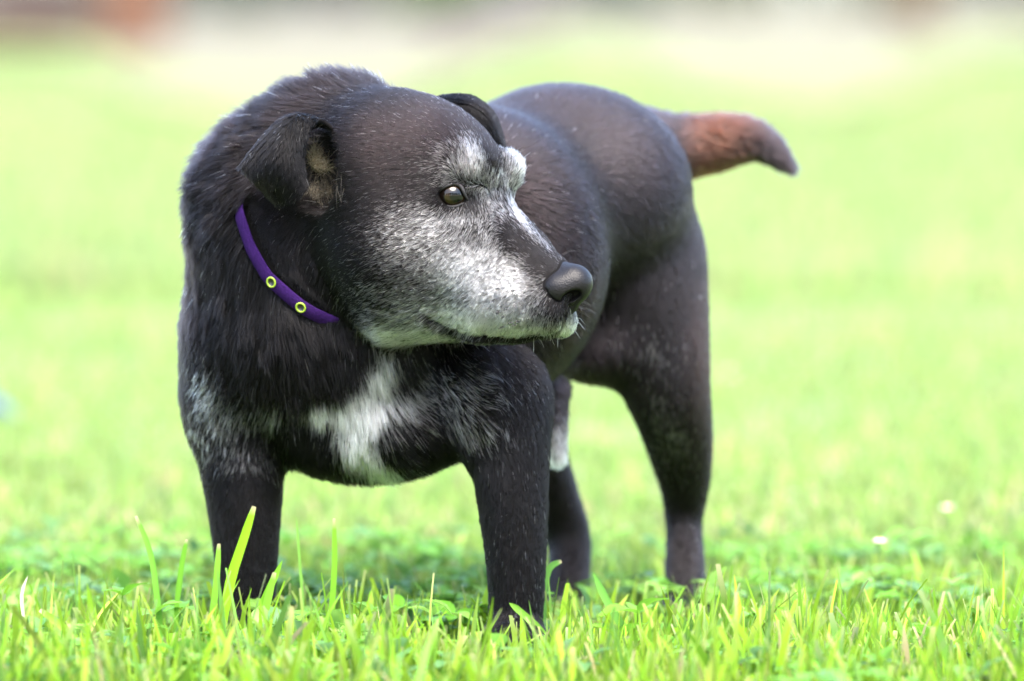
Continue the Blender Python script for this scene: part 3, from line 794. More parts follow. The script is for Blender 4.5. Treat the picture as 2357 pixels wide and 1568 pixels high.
# ------------------------------------------------------------------ ground, path, soil
def ground_mat():
    m, nt, p = nmat('lawn_ground')
    tc = N(nt, 'ShaderNodeTexCoord')
    n1 = N(nt, 'ShaderNodeTexNoise', Scale=0.9, Detail=4.0); n2 = N(nt, 'ShaderNodeTexNoise', Scale=9.0, Detail=6.0)
    for n in (n1, n2): nt.links.new(tc.outputs['Object'], n.inputs['Vector'])
    mx = N(nt, 'ShaderNodeMath', operation='MULTIPLY_ADD'); nt.links.new(n1.outputs[0], mx.inputs[0]); mx.inputs[1].default_value = 0.6
    m2 = N(nt, 'ShaderNodeMath', operation='MULTIPLY'); nt.links.new(n2.outputs[0], m2.inputs[0]); m2.inputs[1].default_value = 0.4
    nt.links.new(m2.outputs[0], mx.inputs[2])
    r = ramp(nt, [(0.34, (0.075, 0.115, 0.030)), (0.48, (0.115, 0.155, 0.060)), (0.58, (0.140, 0.165, 0.080)), (0.68, (0.165, 0.165, 0.095))])
    nt.links.new(mx.outputs[0], r.inputs[0]); nt.links.new(r.outputs[0], p.inputs['Base Color'])
    p.inputs['Roughness'].default_value = 0.75; p.inputs['Specular IOR Level'].default_value = 0.25
    return m
gv, gf = [], []
xs = np.concatenate([np.linspace(-90, -3, 12), np.linspace(-2.5, 2.5, 41), np.linspace(3, 90, 12)])
ys = np.concatenate([np.linspace(-14, -5, 6), np.linspace(-4.6, 8, 60), np.linspace(9, 60, 40), np.linspace(70, 260, 12)])
GX, GY = np.meshgrid(xs, ys, indexing='ij')
def gz(x, y):
    p = np.stack([x, y, 0 * x], -1); far = np.clip((np.hypot(x * 1.2, y - .1) - 1.2) / 3, 0, 1)
    return far * (0.012 * snoise(p, 1.3, 3) + 0.03 * snoise(p, 0.25, 1) * np.clip(y / 20, 0, 1)) 
GZ = gz(GX, GY)
gi = np.arange(GX.size).reshape(GX.shape)
gq = np.stack([gi[:-1, :-1], gi[1:, :-1], gi[1:, 1:], gi[:-1, 1:]], -1).reshape(-1, 4)
lawn = mesh('lawn', np.stack([GX, GY, GZ], -1).reshape(-1, 3), gq, ground_mat()); tag(lawn, kind='structure')

def gpt(px, py, z=0.0):
    Y = FPX * (CAMH) / (py + 20) - 4.4
    p = W(px, py, Y / S0); return Vector((p[0], Y, z))
def sheet(name, near, far, z, m):
    V = [gpt(*q, z) for q in near] + [gpt(*q, z) for q in far]; n = len(near)
    o = mesh(name, V, [(i, i + 1, n + i + 1, n + i) for i in range(n - 1)], m); tag(o, kind='structure'); return o
m_gravel = noise_mat('pale_gravel', [(0.3, (0.088, 0.084, 0.062)), (0.6, (0.116, 0.112, 0.086)), (0.8, (0.132, 0.128, 0.100))], 3, 1.0, 0.01, 40, 0.0)
sheet('gravel_path', [(-900, 96), (150, 106), (330, 200), (600, 232), (850, 225), (1000, 190), (1230, 100), (1430, 112), (1600, 180), (1900, 205), (2080, 170), (2230, 110), (3300, 70)],
      [(-900, 34), (150, 36), (330, 38), (600, 40), (850, 44), (1000, 44), (1230, 50), (1430, 40), (1600, 16), (1900, 14), (2080, 14), (2230, 12), (3300, 12)], 0.075, m_gravel)
m_worn = noise_mat('worn_turf', [(0.42, (0.120, 0.150, 0.060)), (0.58, (0.130, 0.140, 0.078))], 1.3, 1.0, 0.01, 30, 0.0)
sheet('worn_turf', [(-900, 130), (150, 150), (330, 265), (600, 330), (850, 300), (1000, 235), (1230, 135), (1430, 160), (1600, 255), (1900, 300), (2080, 240), (2230, 150), (3300, 100)],
      [(-900, 80), (150, 86), (330, 160), (600, 170), (850, 170), (1000, 150), (1230, 80), (1430, 90), (1600, 130), (1900, 140), (2080, 130), (2230, 90), (3300, 60)], 0.068, m_worn)
m_verge = noise_mat('dry_verge', [(0.3, (0.045, 0.038, 0.028)), (0.7, (0.068, 0.059, 0.044))], 2, 0.95, 0.01, 30)
sheet('dry_verge', [(-900, 70), (150, 72), (500, 78), (850, 74), (1000, 70), (1230, 66), (1440, 50), (1560, 34)],
      [(-900, 8), (150, 8), (500, 8), (850, 8), (1000, 8), (1230, 8), (1440, 8), (1560, 8)], 0.080, m_verge)
m_soil = noise_mat('bare_soil', [(0.3, (0.055, 0.040, 0.029)), (0.7, (0.088, 0.066, 0.050))], 4, 0.95, 0.02, 30)
sheet('soil_bed', [(985, 176), (1075, 168), (1180, 128), (1290, 92)], [(985, 110), (1075, 78), (1180, 52), (1290, 50)], 0.085, m_soil)

# ------------------------------------------------------------------ grass
def leaf_mat(name, trans=0.45, rough=0.5, spec=0.18):
    m, nt, p = nmat(name)
    at = N(nt, 'ShaderNodeAttribute', attribute_name='tint'); out = [n for n in nt.nodes if n.type == 'OUTPUT_MATERIAL'][0]
    nt.links.new(at.outputs['Color'], p.inputs['Base Color'])
    p.inputs['Roughness'].default_value = rough; p.inputs['Specular IOR Level'].default_value = spec
    tr = nt.nodes.new('ShaderNodeBsdfTranslucent'); mx = nt.nodes.new('ShaderNodeMixShader'); mx.inputs[0].default_value = trans
    g = N(nt, 'ShaderNodeGamma'); g.inputs[1].default_value = 0.9; nt.links.new(at.outputs['Color'], g.inputs[0])
    nt.links.new(g.outputs[0], tr.inputs[0])
    nt.links.new(p.outputs[0], mx.inputs[1]); nt.links.new(tr.outputs[0], mx.inputs[2]); nt.links.new(mx.outputs[0], out.inputs['Surface'])
    return m
m_grass = leaf_mat('grass_blade')
def blades(name, x, y, hgt, wid, seed, m=m_grass, lv=4, straw=0.02, pale=0.0):
    r = np.random.default_rng(seed); n = len(x); z = gz(x, y) - 0.002
    az = r.uniform(0, 2 * math.pi, n); lean = np.abs(r.normal(size=n)) * 0.24; curl = r.uniform(0, 0.65, n); fa = r.uniform(0, math.pi, n)
    ld = np.stack([np.cos(az), np.sin(az), 0 * az], -1); wd = np.stack([np.cos(fa), np.sin(fa), 0 * fa], -1)
    cut = r.random(n) < 0.5
    P = np.zeros((n, lv, 3)); P[:, 0] = np.stack([x, y, z], -1); a = lean.copy()
    seg = hgt / (lv - 1)
    for i in range(1, lv):
        P[:, i] = P[:, i - 1] + seg[:, None] * (ld * np.sin(a)[:, None] + np.array([0, 0, 1]) * np.cos(a)[:, None]); a = a + curl / (lv - 1) * 1.2
    tt = np.linspace(0, 1, lv); prof_p = np.array([0.75, 1.0, 0.72, 0.06]) if lv == 4 else np.interp(tt, [0, .35, .7, 1], [.75, 1, .72, .06]); prof_c = np.interp(tt, [0, .4, 1], [0.75, 1, .55])
    w = np.where(cut[:, None], prof_c[None], prof_p[None]) * wid[:, None] * 0.5
    tw = r.uniform(-.6, .6, n)[:, None] * tt[None]
    wdir = wd[:, None] * np.cos(tw)[..., None] + np.cross(wd, [0, 0, 1.0])[:, None] * np.sin(tw)[..., None]
    A = P - wdir * w[..., None]; B = P + wdir * w[..., None]
    V = np.stack([A, B], 2).reshape(n, lv * 2, 3)
    base = np.arange(n)[:, None, None] * lv * 2; q = np.array([[2 * i, 2 * i + 1, 2 * i + 3, 2 * i + 2] for i in range(lv - 1)])[None]
    F = (base + q).reshape(-1, 4)
    pal = np.array([[0.140, 0.255, 0.012], [0.110, 0.230, 0.014], [0.160, 0.265, 0.016], [0.090, 0.190, 0.030], [0.180, 0.250, 0.030]])
    pl = (np.clip((y - .05) / .8, 0, 1) * .42 if pale == 0 else .42 + (pale - .42) * np.clip((y - .75) / 4, 0, 1))[:, None]
    c = (pal[r.integers(0, 5, n)] * (1 - pl) + pl * np.array([0.185, 0.240, 0.100])) * np.exp(r.normal(size=(n, 1)) * 0.27) * (1 + 0.16 * snoise(P[:, 0], 1.2, 5)[:, None])
    st_ = r.random(n) < straw; c[st_] = np.array([0.34, 0.28, 0.14]) * r.uniform(.7, 1.1, (st_.sum(), 1))
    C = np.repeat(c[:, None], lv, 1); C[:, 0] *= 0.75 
    tipc = np.array([0.42, 0.34, 0.22]); C[:, -1] = np.where((cut & (r.random(n) < .6))[:, None], 0.6 * C[:, -1] + 0.4 * tipc, C[:, -1] * 1.1)
    C = np.repeat(C[:, :, None], 2, 2).reshape(-1, 3)
    o = mesh(name, V.reshape(-1, 3), F, m)
    at = o.data.attributes.new('tint', 'FLOAT_COLOR', 'POINT'); at.data.foreach_set('color', np.concatenate([np.clip(C, 0, .9), np.ones((len(C), 1))], 1).astype(np.float32).ravel())
    return o
r_ = np.random.default_rng(31)
K = 1.0
feet = [(W(566, 1448, 170), .032), (W(1182, 1462, 10), .034), (W(1577, 1402, 750), .028), (W(1305, 1398, 860), .027)]
CL = [(282, 1372, 0, 'dark round-leaved clover standing highest, left of the left front leg', 1.15, 0), (355, 1415, -40, 'bright flat-leaved clover below the tall thin blade at left', 1.3, 1), (150, 1478, -90, 'pale clover under the diagonal blade at lower left', 1.5, 3),
      (85, 1450, -80, 'pale clover at the left edge near the dry white blade', 1.2, 2), (420, 1400, 30, 'small dark clover close to the left front leg', 1.0, 0), (925, 1400, 60, 'dark oval-leaved clover between the front legs, raised above others', 1.1, 0),
      (1045, 1420, 80, 'blurred dark clover left of the right front leg', 1.2, 0), (975, 1430, 100, 'low dark clover midway between the front legs', 1.2, 0), (1185, 1492, -70, 'bluish clover covering the right paw', 1.5, 2),
      (1235, 1515, -80, 'light clover right of the covered right paw', 1.3, 3), (1468, 1412, 0, 'clover with two long bright leaves beside the right hind paw', 1.7, 1), (1430, 1470, -40, 'rounded clover in the thick tuft below the hind legs', 1.3, 1),
      (1500, 1478, -70, 'dark clover low in the tuft below the hind leg', 1.2, 0), (1740, 1422, 120, 'soft-edged clover right of the right hind paw', 1.4, 1), (620, 1470, -80, 'pale clover at the foot of the left front leg', 1.3, 2),
      (740, 1480, -90, 'clover at the base of the straight tall blade', 1.1, 3), (1690, 1490, -80, 'clover in the foreground right of the hind legs', 1.2, 1), (2130, 1470, -20, 'clover in the lower right beside thin blades', 1.2, 1), (1000, 1490, -110, 'foreground clover between the front legs', 1.2, 1), (40, 1500, -120, 'bright clover in the lower left corner', 1.4, 1)]
def patch(n, y0, y1, hw0, hw1, power=1.0):
    t = r_.random(n) ** power; y = y0 + (y1 - y0) * t; hw = hw0 + (hw1 - hw0) * (y - y0) / (y1 - y0); x = r_.uniform(-1, 1, n) * hw
    k = np.ones(n, bool)
    for c, rr in feet: k &= np.hypot(x - c[0], y - c[1]) > rr * 0.85
    return x[k], y[k]
x, y = patch(int(36000 * K), -0.42, 0.75, 0.62, 0.80)
h = np.clip(r_.gamma(2.6, 0.0112, len(x)), .010, .082); h *= 1 - .22 * np.exp(-((x - .0) / .05) ** 2 - ((y + .06) / .12) ** 2)
for c_ in CL:
    w_ = W(c_[0], c_[1], c_[2]); h *= 1 - .5 * np.exp(-((x - w_[0]) / .028) ** 2 - ((y - w_[1] + .03) / .05) ** 2)
h *= 1 - .48 * np.clip((y - .02) / .08, 0, 1)
h =h * (1 + 0.25 * snoise(np.stack([x, y, 0 * x], -1), 9, 2)); wd_ = r_.uniform(.0016, .0040, len(x)) + .0045 * (r_.random(len(x)) < .15)
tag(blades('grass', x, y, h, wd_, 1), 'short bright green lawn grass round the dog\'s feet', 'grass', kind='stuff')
x, y = patch(int(52000 * K), 0.75, 5.0, 0.85, 1.5, 1.25)
h = np.clip(r_.gamma(6, 0.0030, len(x)), .010, .07) * (1 + 0.3 * snoise(np.stack([x, y, 0 * x], -1), 4, 2)); wd_ = r_.uniform(.003, .007, len(x))
tag(blades('grass', x, y, h, wd_, 2, straw=.08, pale=.55), 'blurred lawn grass behind the dog', 'grass', kind='stuff')
x, y = patch(int(70000 * K), 5.0, 34.0, 1.5, 6.5, 1.35)
h = np.clip(r_.gamma(9, 0.005, len(x)), .02, .1); wd_ = r_.uniform(.008, .022, len(x))
tag(blades('grass', x, y, h, wd_, 3, lv=3, straw=.12, pale=.62), 'distant lawn grass running up to the gravel path', 'grass', kind='stuff')

def tinted(o, c, jit=0.1, seed=0):
    n = len(o.data.vertices); r = np.random.default_rng(seed)
    C = np.array(c)[None] * (1 + jit * r.normal(size=(n, 1))); at = o.data.attributes.new('tint', 'FLOAT_COLOR', 'POINT')
    at.data.foreach_set('color', np.concatenate([np.clip(C, 0, 1), np.ones((n, 1))], 1).astype(np.float32).ravel()); return o
# single tall blades: root, bends and tip given as points in the place
def tall(pts, width, label, c=(0.12, 0.27, 0.02), cut=True, seed=0):
    """pts [(px, py)], standing on the lawn at depth d0"""
    (x0, y0, d0) = pts[0]
    P = spline([W(a, b, d) for a, b, d in pts], 10)
    P[0][2] = min(P[0][2], 0.0)
    root = P[0].copy(); n = len(P); V = []; t = np.linspace(0, 1, n)
    wp = np.interp(t, [0, .3, .8, 1], [.7, 1, .8, .42 if cut else .05]) * width * 1.5 * S0 / 2
    if c[0] < .3: c = tuple(np.array(c) * np.array([1.3, 1.25, 1.0]))
    for i in range(n):
        tg = P[min(i + 1, n - 1)] - P[max(i - 1, 0)]; u = np.cross(tg, (0.15, -1, 0.1)); u /= np.linalg.norm(u); fw = np.cross(u, tg); fw /= np.linalg.norm(fw)
        V += [P[i] - u * wp[i] - root, P[i] - fw * wp[i] * .35 - root, P[i] + u * wp[i] - root]
    F = []
    for i in range(n - 1): F += [(3 * i, 3 * i + 1, 3 * i + 4, 3 * i + 3), (3 * i + 1, 3 * i + 2, 3 * i + 5, 3 * i + 4)]
    o = mesh('grass_blade', V, F, m_grass); o.location = root
    C = np.tile(np.array(c), (3 * n, 1)) * np.interp(np.repeat(t, 3), [0, 1], [.85, 1.1])[:, None]
    if cut: C[-3:] = (0.4, 0.33, 0.2)
    at = o.data.attributes.new('tint', 'FLOAT_COLOR', 'POINT'); at.data.foreach_set('color', np.concatenate([C, np.ones((len(C), 1))], 1).astype(np.float32).ravel())
    tag(o, label, 'grass blade', 'tall grass blades standing above the lawn'); return o
tall([(505, 1480, -60), (530, 1340, -60), (558, 1250, -62), (585, 1166, -66)], 16, 'broadest upright grass blade, leaning right across the left front leg', (0.15, 0.33, 0.015))
tall([(372, 1520, -40), (366, 1420, -40), (348, 1280, -42), (313, 1188, -46)], 10, 'tall thin grass blade bending left, far left of the dog', (0.09, 0.23, 0.03))
tall([(762, 1510, -30), (763, 1420, -30), (770, 1300, -30), (769, 1193, -32)], 10, 'tall straight grass blade between the front legs', (0.10, 0.25, 0.02))
tall([(404, 1420, 10), (412, 1350, 10), (420, 1290, 10), (430, 1242, 8)], 9, 'short dark grass blade just left of the left front leg', (0.08, 0.21, 0.02))
tall([(480, 1480, -20), (496, 1360, -20), (504, 1252, -22)], 11, 'upright grass blade with a pale tip at the edge of the left front leg', (0.12, 0.28, 0.03))
tall([(700, 1430, 60), (692, 1320, 60), (682, 1190, 60)], 5, 'hair-thin grass blade right of the left front leg', (0.11, 0.24, 0.05), False)
tall([(560, 1500, -70), (600, 1400, -72), (650, 1290, -76)], 13, 'pointed grass blade leaning right over the left paw', (0.11, 0.26, 0.02), False)
tall([(640, 1520, -80), (600, 1440, -84), (660, 1330, -90)][:1] + [(610, 1430, -84), (632, 1318, -90)], 14, 'grass blade with a grey cut tip at the left paw', (0.12, 0.27, 0.03))
tall([(1290, 1540, -50), (1250, 1460, -50), (1200, 1410, -52), (1172, 1388, -54)], 12, 'grass blade leaning left in front of the right paw', (0.10, 0.23, 0.03), False)
tall([(1450, 1500, 60), (1430, 1440, 60), (1395, 1380, 60), (1365, 1318, 58)], 14, 'soft-edged grass blade leaning left between right front and hind leg', (0.08, 0.21, 0.04), False)
tall([(1256, 1480, 120), (1250, 1380, 120), (1264, 1310, 118), (1292, 1292, 114)], 12, 'blurred hooked grass shoot behind the right front leg', (0.07, 0.18, 0.04))
tall([(230, 1545, -120), (180, 1480, -118), (140, 1440, -116), (92, 1404, -116)], 14, 'thick blade lying diagonally with a pink cut end, lower left', (0.14, 0.24, 0.03))
tall([(70, 1530, -60), (56, 1440, -60), (50, 1370, -60), (64, 1326, -62)], 6, 'dry white bent blade at the left edge', (0.5, 0.43, 0.33), False)
tall([(1690, 1540, -40), (1655, 1470, -40), (1690, 1420, -40), (1725, 1392, -40)][:1] + [(1668, 1450, -40), (1712, 1398, -42)], 10, 'grass blade with a ragged brown tip right of the hind paw', (0.10, 0.25, 0.03))
tall([(1830, 1560, -80), (1860, 1500, -80), (1905, 1470, -82), (1962, 1454, -84)], 9, 'long blade leaning far right in the lower right', (0.12, 0.28, 0.04), False)
tall([(2062, 1560, -40), (2064, 1480, -40), (2050, 1430, -42), (2018, 1386, -46)][:1] + [(2050, 1470, -40), (2030, 1404, -44)], 8, 'thin upright blade in the lower right corner area', (0.10, 0.24, 0.03), False)

# ------------------------------------------------------------------ clover
m_leaf = leaf_mat('clover_leaf', 0.4, 0.5, 0.3)
def leaflet_mesh(nm, L=0.015, Wd=0.010, fold=0.25, notch=0.12):
    V = []; F = []; n = 7
    for i in range(n):
        t = i / (n - 1); w = Wd * 0.5 * math.sin(math.pi * min(t ** 0.75, 1)) ** 0.8 if 0 < i < n - 1 else (0.0004 if i == 0 else Wd * .12)
        z = 0.12 * L * math.sin(math.pi * t * .9)
        yy = L * t; ye = yy + (notch * L * .3 if i == n - 1 else 0)
        V += [(-w, ye, z + w * fold), (-w * .5, yy, z + w * fold * .4), (0, yy, z), (w * .5, yy, z + w * fold * .4), (w, ye, z + w * fold)]
    for i in range(n - 1):
        for j in range(4): a = i * 5 + j; F.append((a, a + 1, a + 6, a + 5))
    me = bpy.data.meshes.new(nm); me.from_pydata(V, [], F); me.polygons.foreach_set('use_smooth', [True] * len(F)); me.materials.append(m_leaf)
    return me
_lm = []
for i, c in enumerate([(0.075, 0.215, 0.012), (0.10, 0.25, 0.018), (0.055, 0.155, 0.035), (0.12, 0.27, 0.03)]):
    me = leaflet_mesh('leaf', 0.0155, 0.0105, 0.2 + .1 * i); _lm.append(me)
    at = me.attributes.new('tint', 'FLOAT_COLOR', 'POINT'); at.data.foreach_set('color', np.tile(np.array([*c, 1], np.float32), (len(me.vertices), 1)).ravel())
def clover(px, py, d, label, size=1.0, kind=0, seed=0, lean=(0, 0), tilt=None):
    """a clover whose leaf head is seen at (px, py)"""
    r = random.Random(seed); top = Vector(W(px, py, d)); root = Vector((top.x + r.uniform(-.01, .01), top.y + .004, 0))
    if top.z < .006: top.z = .006
    e = empty('clover_plant', root); bpy.context.view_layer.update()
    P = spline([root - Vector((0, 0, .002)), (root + top) / 2 + Vector((r.uniform(-.004, .004), 0, .002)), top], 8) - np.array(root)
    st_ = mesh('stem', *tube(P, np.linspace(.0007, .0005, 8), 5), m_grass); tinted(st_, (0.10, 0.20, 0.03)); st_.parent = e
    a0 = r.uniform(0, 2 * math.pi) if tilt is None else tilt
    for i in range(3):
        lf = bpy.data.objects.new('leaf', _lm[kind]); COL.objects.link(lf); lf.parent = e
        lf.location = top - root; lf.rotation_euler = (R(r.uniform(-12, 30)), R(r.uniform(-12, 12)), a0 + i * 2.09 + r.uniform(-.25, .25)); sc_ = size * 1.2 * r.uniform(.85, 1.15); lf.scale = (sc_, sc_, sc_)
    tag(e, label, 'clover', 'clover plants in the lawn'); return e
for i, (a, b, d, l, sz, k) in enumerate(CL): clover(a, b, d, l, sz, k, i + 3)
# low clover leaves mixed into the sward
def low_clover():
    r = np.random.default_rng(77); n = int(1500 * K); x = r.uniform(-.6, .6, n); y = r.uniform(-.5, .7, n); me = _lm[1]
    co = np.zeros(len(me.vertices) * 3, np.float32); me.vertices.foreach_get('co', co); co = co.reshape(-1, 3); fa = np.array([p.vertices[:] for p in me.polygons])
    keepm = snoise(np.stack([x, y, 0 * x], -1), 7, 4) > -0.15; x, y = x[keepm], y[keepm]; V = []; F = []; C = []; k = 0
    pal = np.array([[0.075, 0.2, 0.02], [0.1, 0.24, 0.03], [0.07, 0.16, 0.05], [0.12, 0.25, 0.04]])
    for a, b in zip(x, y):
        a0 = r.uniform(0, 6.28); z = r.uniform(.008, .030); c = pal[r.integers(4)] * r.uniform(.8, 1.2)
        for i in range(3):
            an = a0 + i * 2.09 + r.normal() * .2; s_ = r.uniform(.9, 1.6); tl = r.normal() * .35; q = co * s_
            q = np.stack([q[:, 0], q[:, 1] * math.cos(tl) - q[:, 2] * math.sin(tl), q[:, 1] * math.sin(tl) + q[:, 2] * math.cos(tl)], -1)
            q = np.stack([q[:, 0] * math.cos(an) - q[:, 1] * math.sin(an) + a, q[:, 0] * math.sin(an) + q[:, 1] * math.cos(an) + b, q[:, 2] + z], -1)
            V.append(q); F.append(fa + k); C.append(np.tile(c, (len(q), 1))); k += len(q)
    o = mesh('clover_cover', np.concatenate(V), np.concatenate(F), m_leaf); C = np.concatenate(C)
    at = o.data.attributes.new('tint', 'FLOAT_COLOR', 'POINT'); at.data.foreach_set('color', np.concatenate([C, np.ones((len(C), 1))], 1).astype(np.float32).ravel())
    tag(o, 'low clover leaves mixed through the grass in the foreground', 'clover', kind='stuff')
low_clover()

# ------------------------------------------------------------------ daisies
m_white, nt, pw_ = nmat('petal_white'); pw_.inputs['Base Color'].default_value = (0.8, 0.78, 0.78, 1)
m_yel, nt, py_ = nmat('daisy_yellow'); py_.inputs['Base Color'].default_value = (0.7, 0.42, 0.03, 1)
def daisy(px, py, label, size=1.0, h=0.05, seed=0):
    r = random.Random(seed); D = gpt(px, py); Yd = D.y
    # the flower head is what is seen at (px, py): move towards the camera so that the stem meets the lawn
    Y = (CAMH - h) / ((py + 20) / FPX) - 4.4; p = Vector(W(px, py, Y / S0)); root = Vector((p.x, p.y, 0.0)); e = empty('daisy', root); bpy.context.view_layer.update()
    s_ = mesh('stem', *tube([(0, 0, 0), (.002, 0, p.z * .5), (0, 0, p.z)], .0009, 5), m_grass); tinted(s_, (0.1, 0.2, 0.03)); s_.parent = e
    V = []; F = []; n = 16
    for k in range(n):
        a = 2 * math.pi * k / n + r.uniform(-.05, .05); u = (math.cos(a), math.sin(a)); w = (-u[1], u[0]); b = len(V); L = .0105 * size
        for t, ww, z in ((.25, .0012, 0), (.65, .0019, .0012), (1, .0010, .001)):
            for sg in (-1, 1): V.append((u[0] * L * t + w[0] * ww * sg * size, u[1] * L * t + w[1] * ww * sg * size, p.z + z))
        F += [(b, b + 1, b + 3, b + 2), (b + 2, b + 3, b + 5, b + 4)]
    f_ = mesh('petals', V, F, m_white); f_.parent = e; f_.modifiers.new('t', 'SOLIDIFY').thickness = .0004
    V = []; F = []
    for i in range(5):
        for j in range(10): a = 2 * math.pi * j / 10; q = i / 4 * math.pi / 2; V.append((.0035 * size * math.cos(q) * math.cos(a), .0035 * size * math.cos(q) * math.sin(a), p.z + .003 * math.sin(q)))
    for i in range(4):
        for j in range(10): F.append((i * 10 + j, i * 10 + (j + 1) % 10, i * 10 + 10 + (j + 1) % 10, i * 10 + 10 + j))
    c_ = mesh('flower_center', V, F, m_yel); c_.parent = e
    tag(e, label, 'daisy', 'white daisies in the lawn'); return e
daisy(2025, 1247, 'blurred white daisy nearest the lower right corner', .5, .05, 1)
daisy(1675, 862, 'blurred white daisy just right of the raised hind leg', .6, .05, 2)
daisy(2210, 545, 'faint far white daisy at upper right', .7, .05, 3)
daisy(2180, 1170, 'small blurred daisy low at the right edge', .5, .04, 4)

# ------------------------------------------------------------------ rope toy at the left edge
m_rope = noise_mat('blue_white_rope', [(0.42, (0.015, 0.035, 0.13)), (0.6, (0.12, 0.15, 0.22))], 60, 0.8)
def rope():
    zt = .03; Y = gpt(30, 975).y; e = empty('rope_toy', (W(-60, 930, Y / S0)[0], Y, 0)); bpy.context.view_layer.update()
    pts = [W(a, b, Y / S0 + dd) for a, b, dd in [(28, 964, 0), (6, 942, 10), (-30, 922, 30), (-90, 925, 60), (-150, 960, 60)]]
    P = spline(pts, 40)
    for k in range(3):
        Q_ = []
        for i, q in enumerate(P):
            a = i * .75 + k * 2.094; t = P[min(i + 1, 39)] - P[max(i - 1, 0)]; t /= np.linalg.norm(t); u = np.cross(t, (0, 0, 1.0)); u /= np.linalg.norm(u); w = np.cross(t, u)
            Q_.append(q + .0042 * (math.cos(a) * u + math.sin(a) * w))
        o = mesh('rope_strand', *tube(Q_, .0042, 8), m_rope); world_child(o, e)
    tag(e, 'blue and white rope end lying on the lawn at the left edge', 'rope toy')
rope()

# ------------------------------------------------------------------ far objects: posts, log, shrubs
def lathe(prof, seg=20):
    V = []; F = []
    for (r, z) in prof:
        for k in range(seg): a = 2 * math.pi * k / seg; V.append((r * math.cos(a), r * math.sin(a), z))
    for i in range(len(prof) - 1):
        for k in range(seg): F.append((i * seg + k, i * seg + (k + 1) % seg, (i + 1) * seg + (k + 1) % seg, (i + 1) * seg + k))
    F.append(tuple(range(seg))[::-1]); F.append(tuple((len(prof) - 1) * seg + k for k in range(seg))); return V, F
def post(px, py, r, h, c, label):
    e = empty('wooden_post', gpt(px, py)); m = noise_mat('post_wood', [(0.3, tuple(x * .7 for x in c)), (0.7, c)], 12, .8, .004, 60)
    b = mesh('shaft', *lathe([(r * 1.04, -.1), (r * 1.02, .05), (r, h * .5), (r * .97, h - .06)]), m); b.parent = e
    t = mesh('cap', *lathe([(r * .97, h - .06), (r * .9, h - .02), (r * .6, h)]), m); t.parent = e
    tag(e, label, 'post', 'wooden posts beside the path'); return e
post(305, 140, .27, 1.3, (0.095, 0.043, 0.022), 'blurred rust-orange post at upper left')
post(2106, 100, .24, 1.3, (0.075, 0.052, 0.028), 'blurred golden-brown post at upper right')
def log():
    c0 = gpt(-150, 122); e = empty('fallen_log', c0); r = .24; m = noise_mat('bark', [(0.3, (0.028, 0.014, 0.010)), (0.7, (0.055, 0.030, 0.023))], 14, .95, .02, 50)
    V, F = lathe([(r * .95, -1.35), (r, -1.3), (r * 1.04, -.4), (r * .97, .5), (r, 1.25), (r * .93, 1.3)], 18)
    V = [(z, x, y + r * .9) for x, y, z in V]
    b = mesh('trunk', V, F, m); b.parent = e
    s_ = mesh('branch_stub', [(a[0] * .4 + .5, a[1] * .4 , r + a[2]) for a in lathe([(.1, 0), (.08, .16), (.07, .22)], 10)[0]], lathe([(.1, 0), (.08, .16), (.07, .22)], 10)[1], m); s_.parent = e
    tag(e, 'dark reddish-brown log lying at the upper left edge', 'log')
log()
def shrub(px, py, rad, h, c, label, seed):
    e = empty('shrub', gpt(px, py)); r = np.random.default_rng(seed); n = 1400
    d = r.normal(size=(n, 3)); d /= np.linalg.norm(d, axis=-1, keepdims=True); rr = r.random(n) ** .4 * (1 + .25 * np.sin(d[:, 0] * 5 + d[:, 2] * 4 + seed))
    P = d * rr[:, None] * np.array([rad, rad, h * .5]) + np.array([0, 0, h * .52]); P[:, 2] = np.maximum(P[:, 2], .05)
    a = r.normal(size=(n, 3)); a /= np.linalg.norm(a, axis=-1, keepdims=True); b = np.cross(a, r.normal(size=(n, 3))); b /= np.linalg.norm(b, axis=-1, keepdims=True); s_ = r.uniform(.03, .07, (n, 1))
    V = np.stack([P - a * s_, P + b * s_ * .5, P + a * s_, P - b * s_ * .5], 1).reshape(-1, 3)
    f_ = mesh('foliage', V, np.arange(4 * n).reshape(n, 4), m_leaf, smooth=False); f_.parent = e
    C = np.repeat(np.array(c)[None] * np.exp(r.normal(size=(n, 1)) * .25), 4, 0); at = f_.data.attributes.new('tint', 'FLOAT_COLOR', 'POINT'); at.data.foreach_set('color', np.concatenate([np.clip(C, 0, 1), np.ones((len(C), 1))], 1).astype(np.float32).ravel())
    mb = noise_mat('stem_bark', [(0.3, (.06, .04, .03)), (.7, (.12, .09, .06))], 20)
    for k in range(5):
        q = r.normal(size=2) * rad * .3; st_ = mesh('stem', *tube([(q[0] * .2, q[1] * .2, -.05), (q[0] * .7, q[1] * .7, h * .3), (q[0] * 1.4, q[1] * 1.4, h * .75)], [.03, .022, .01], 6), mb); st_.parent = e
    tag(e, label, 'shrub', 'shrubs beyond the path')
shrub(1020, 66, .7, 1.2, (0.050, 0.085, 0.018), 'blurred mid-green shrub at the top centre', 1)
shrub(560, 56, .8, 1.2, (0.040, 0.055, 0.028), 'blurred dark grey-green shrub behind the path at left', 2)
shrub(80, 62, .9, 1.0, (0.055, 0.062, 0.050), 'blurred grey shrub behind the log', 3)
shrub(1440, 60, .5, 1.0, (0.045, 0.070, 0.040), 'blurred grey-green shrub right of the top centre', 4)

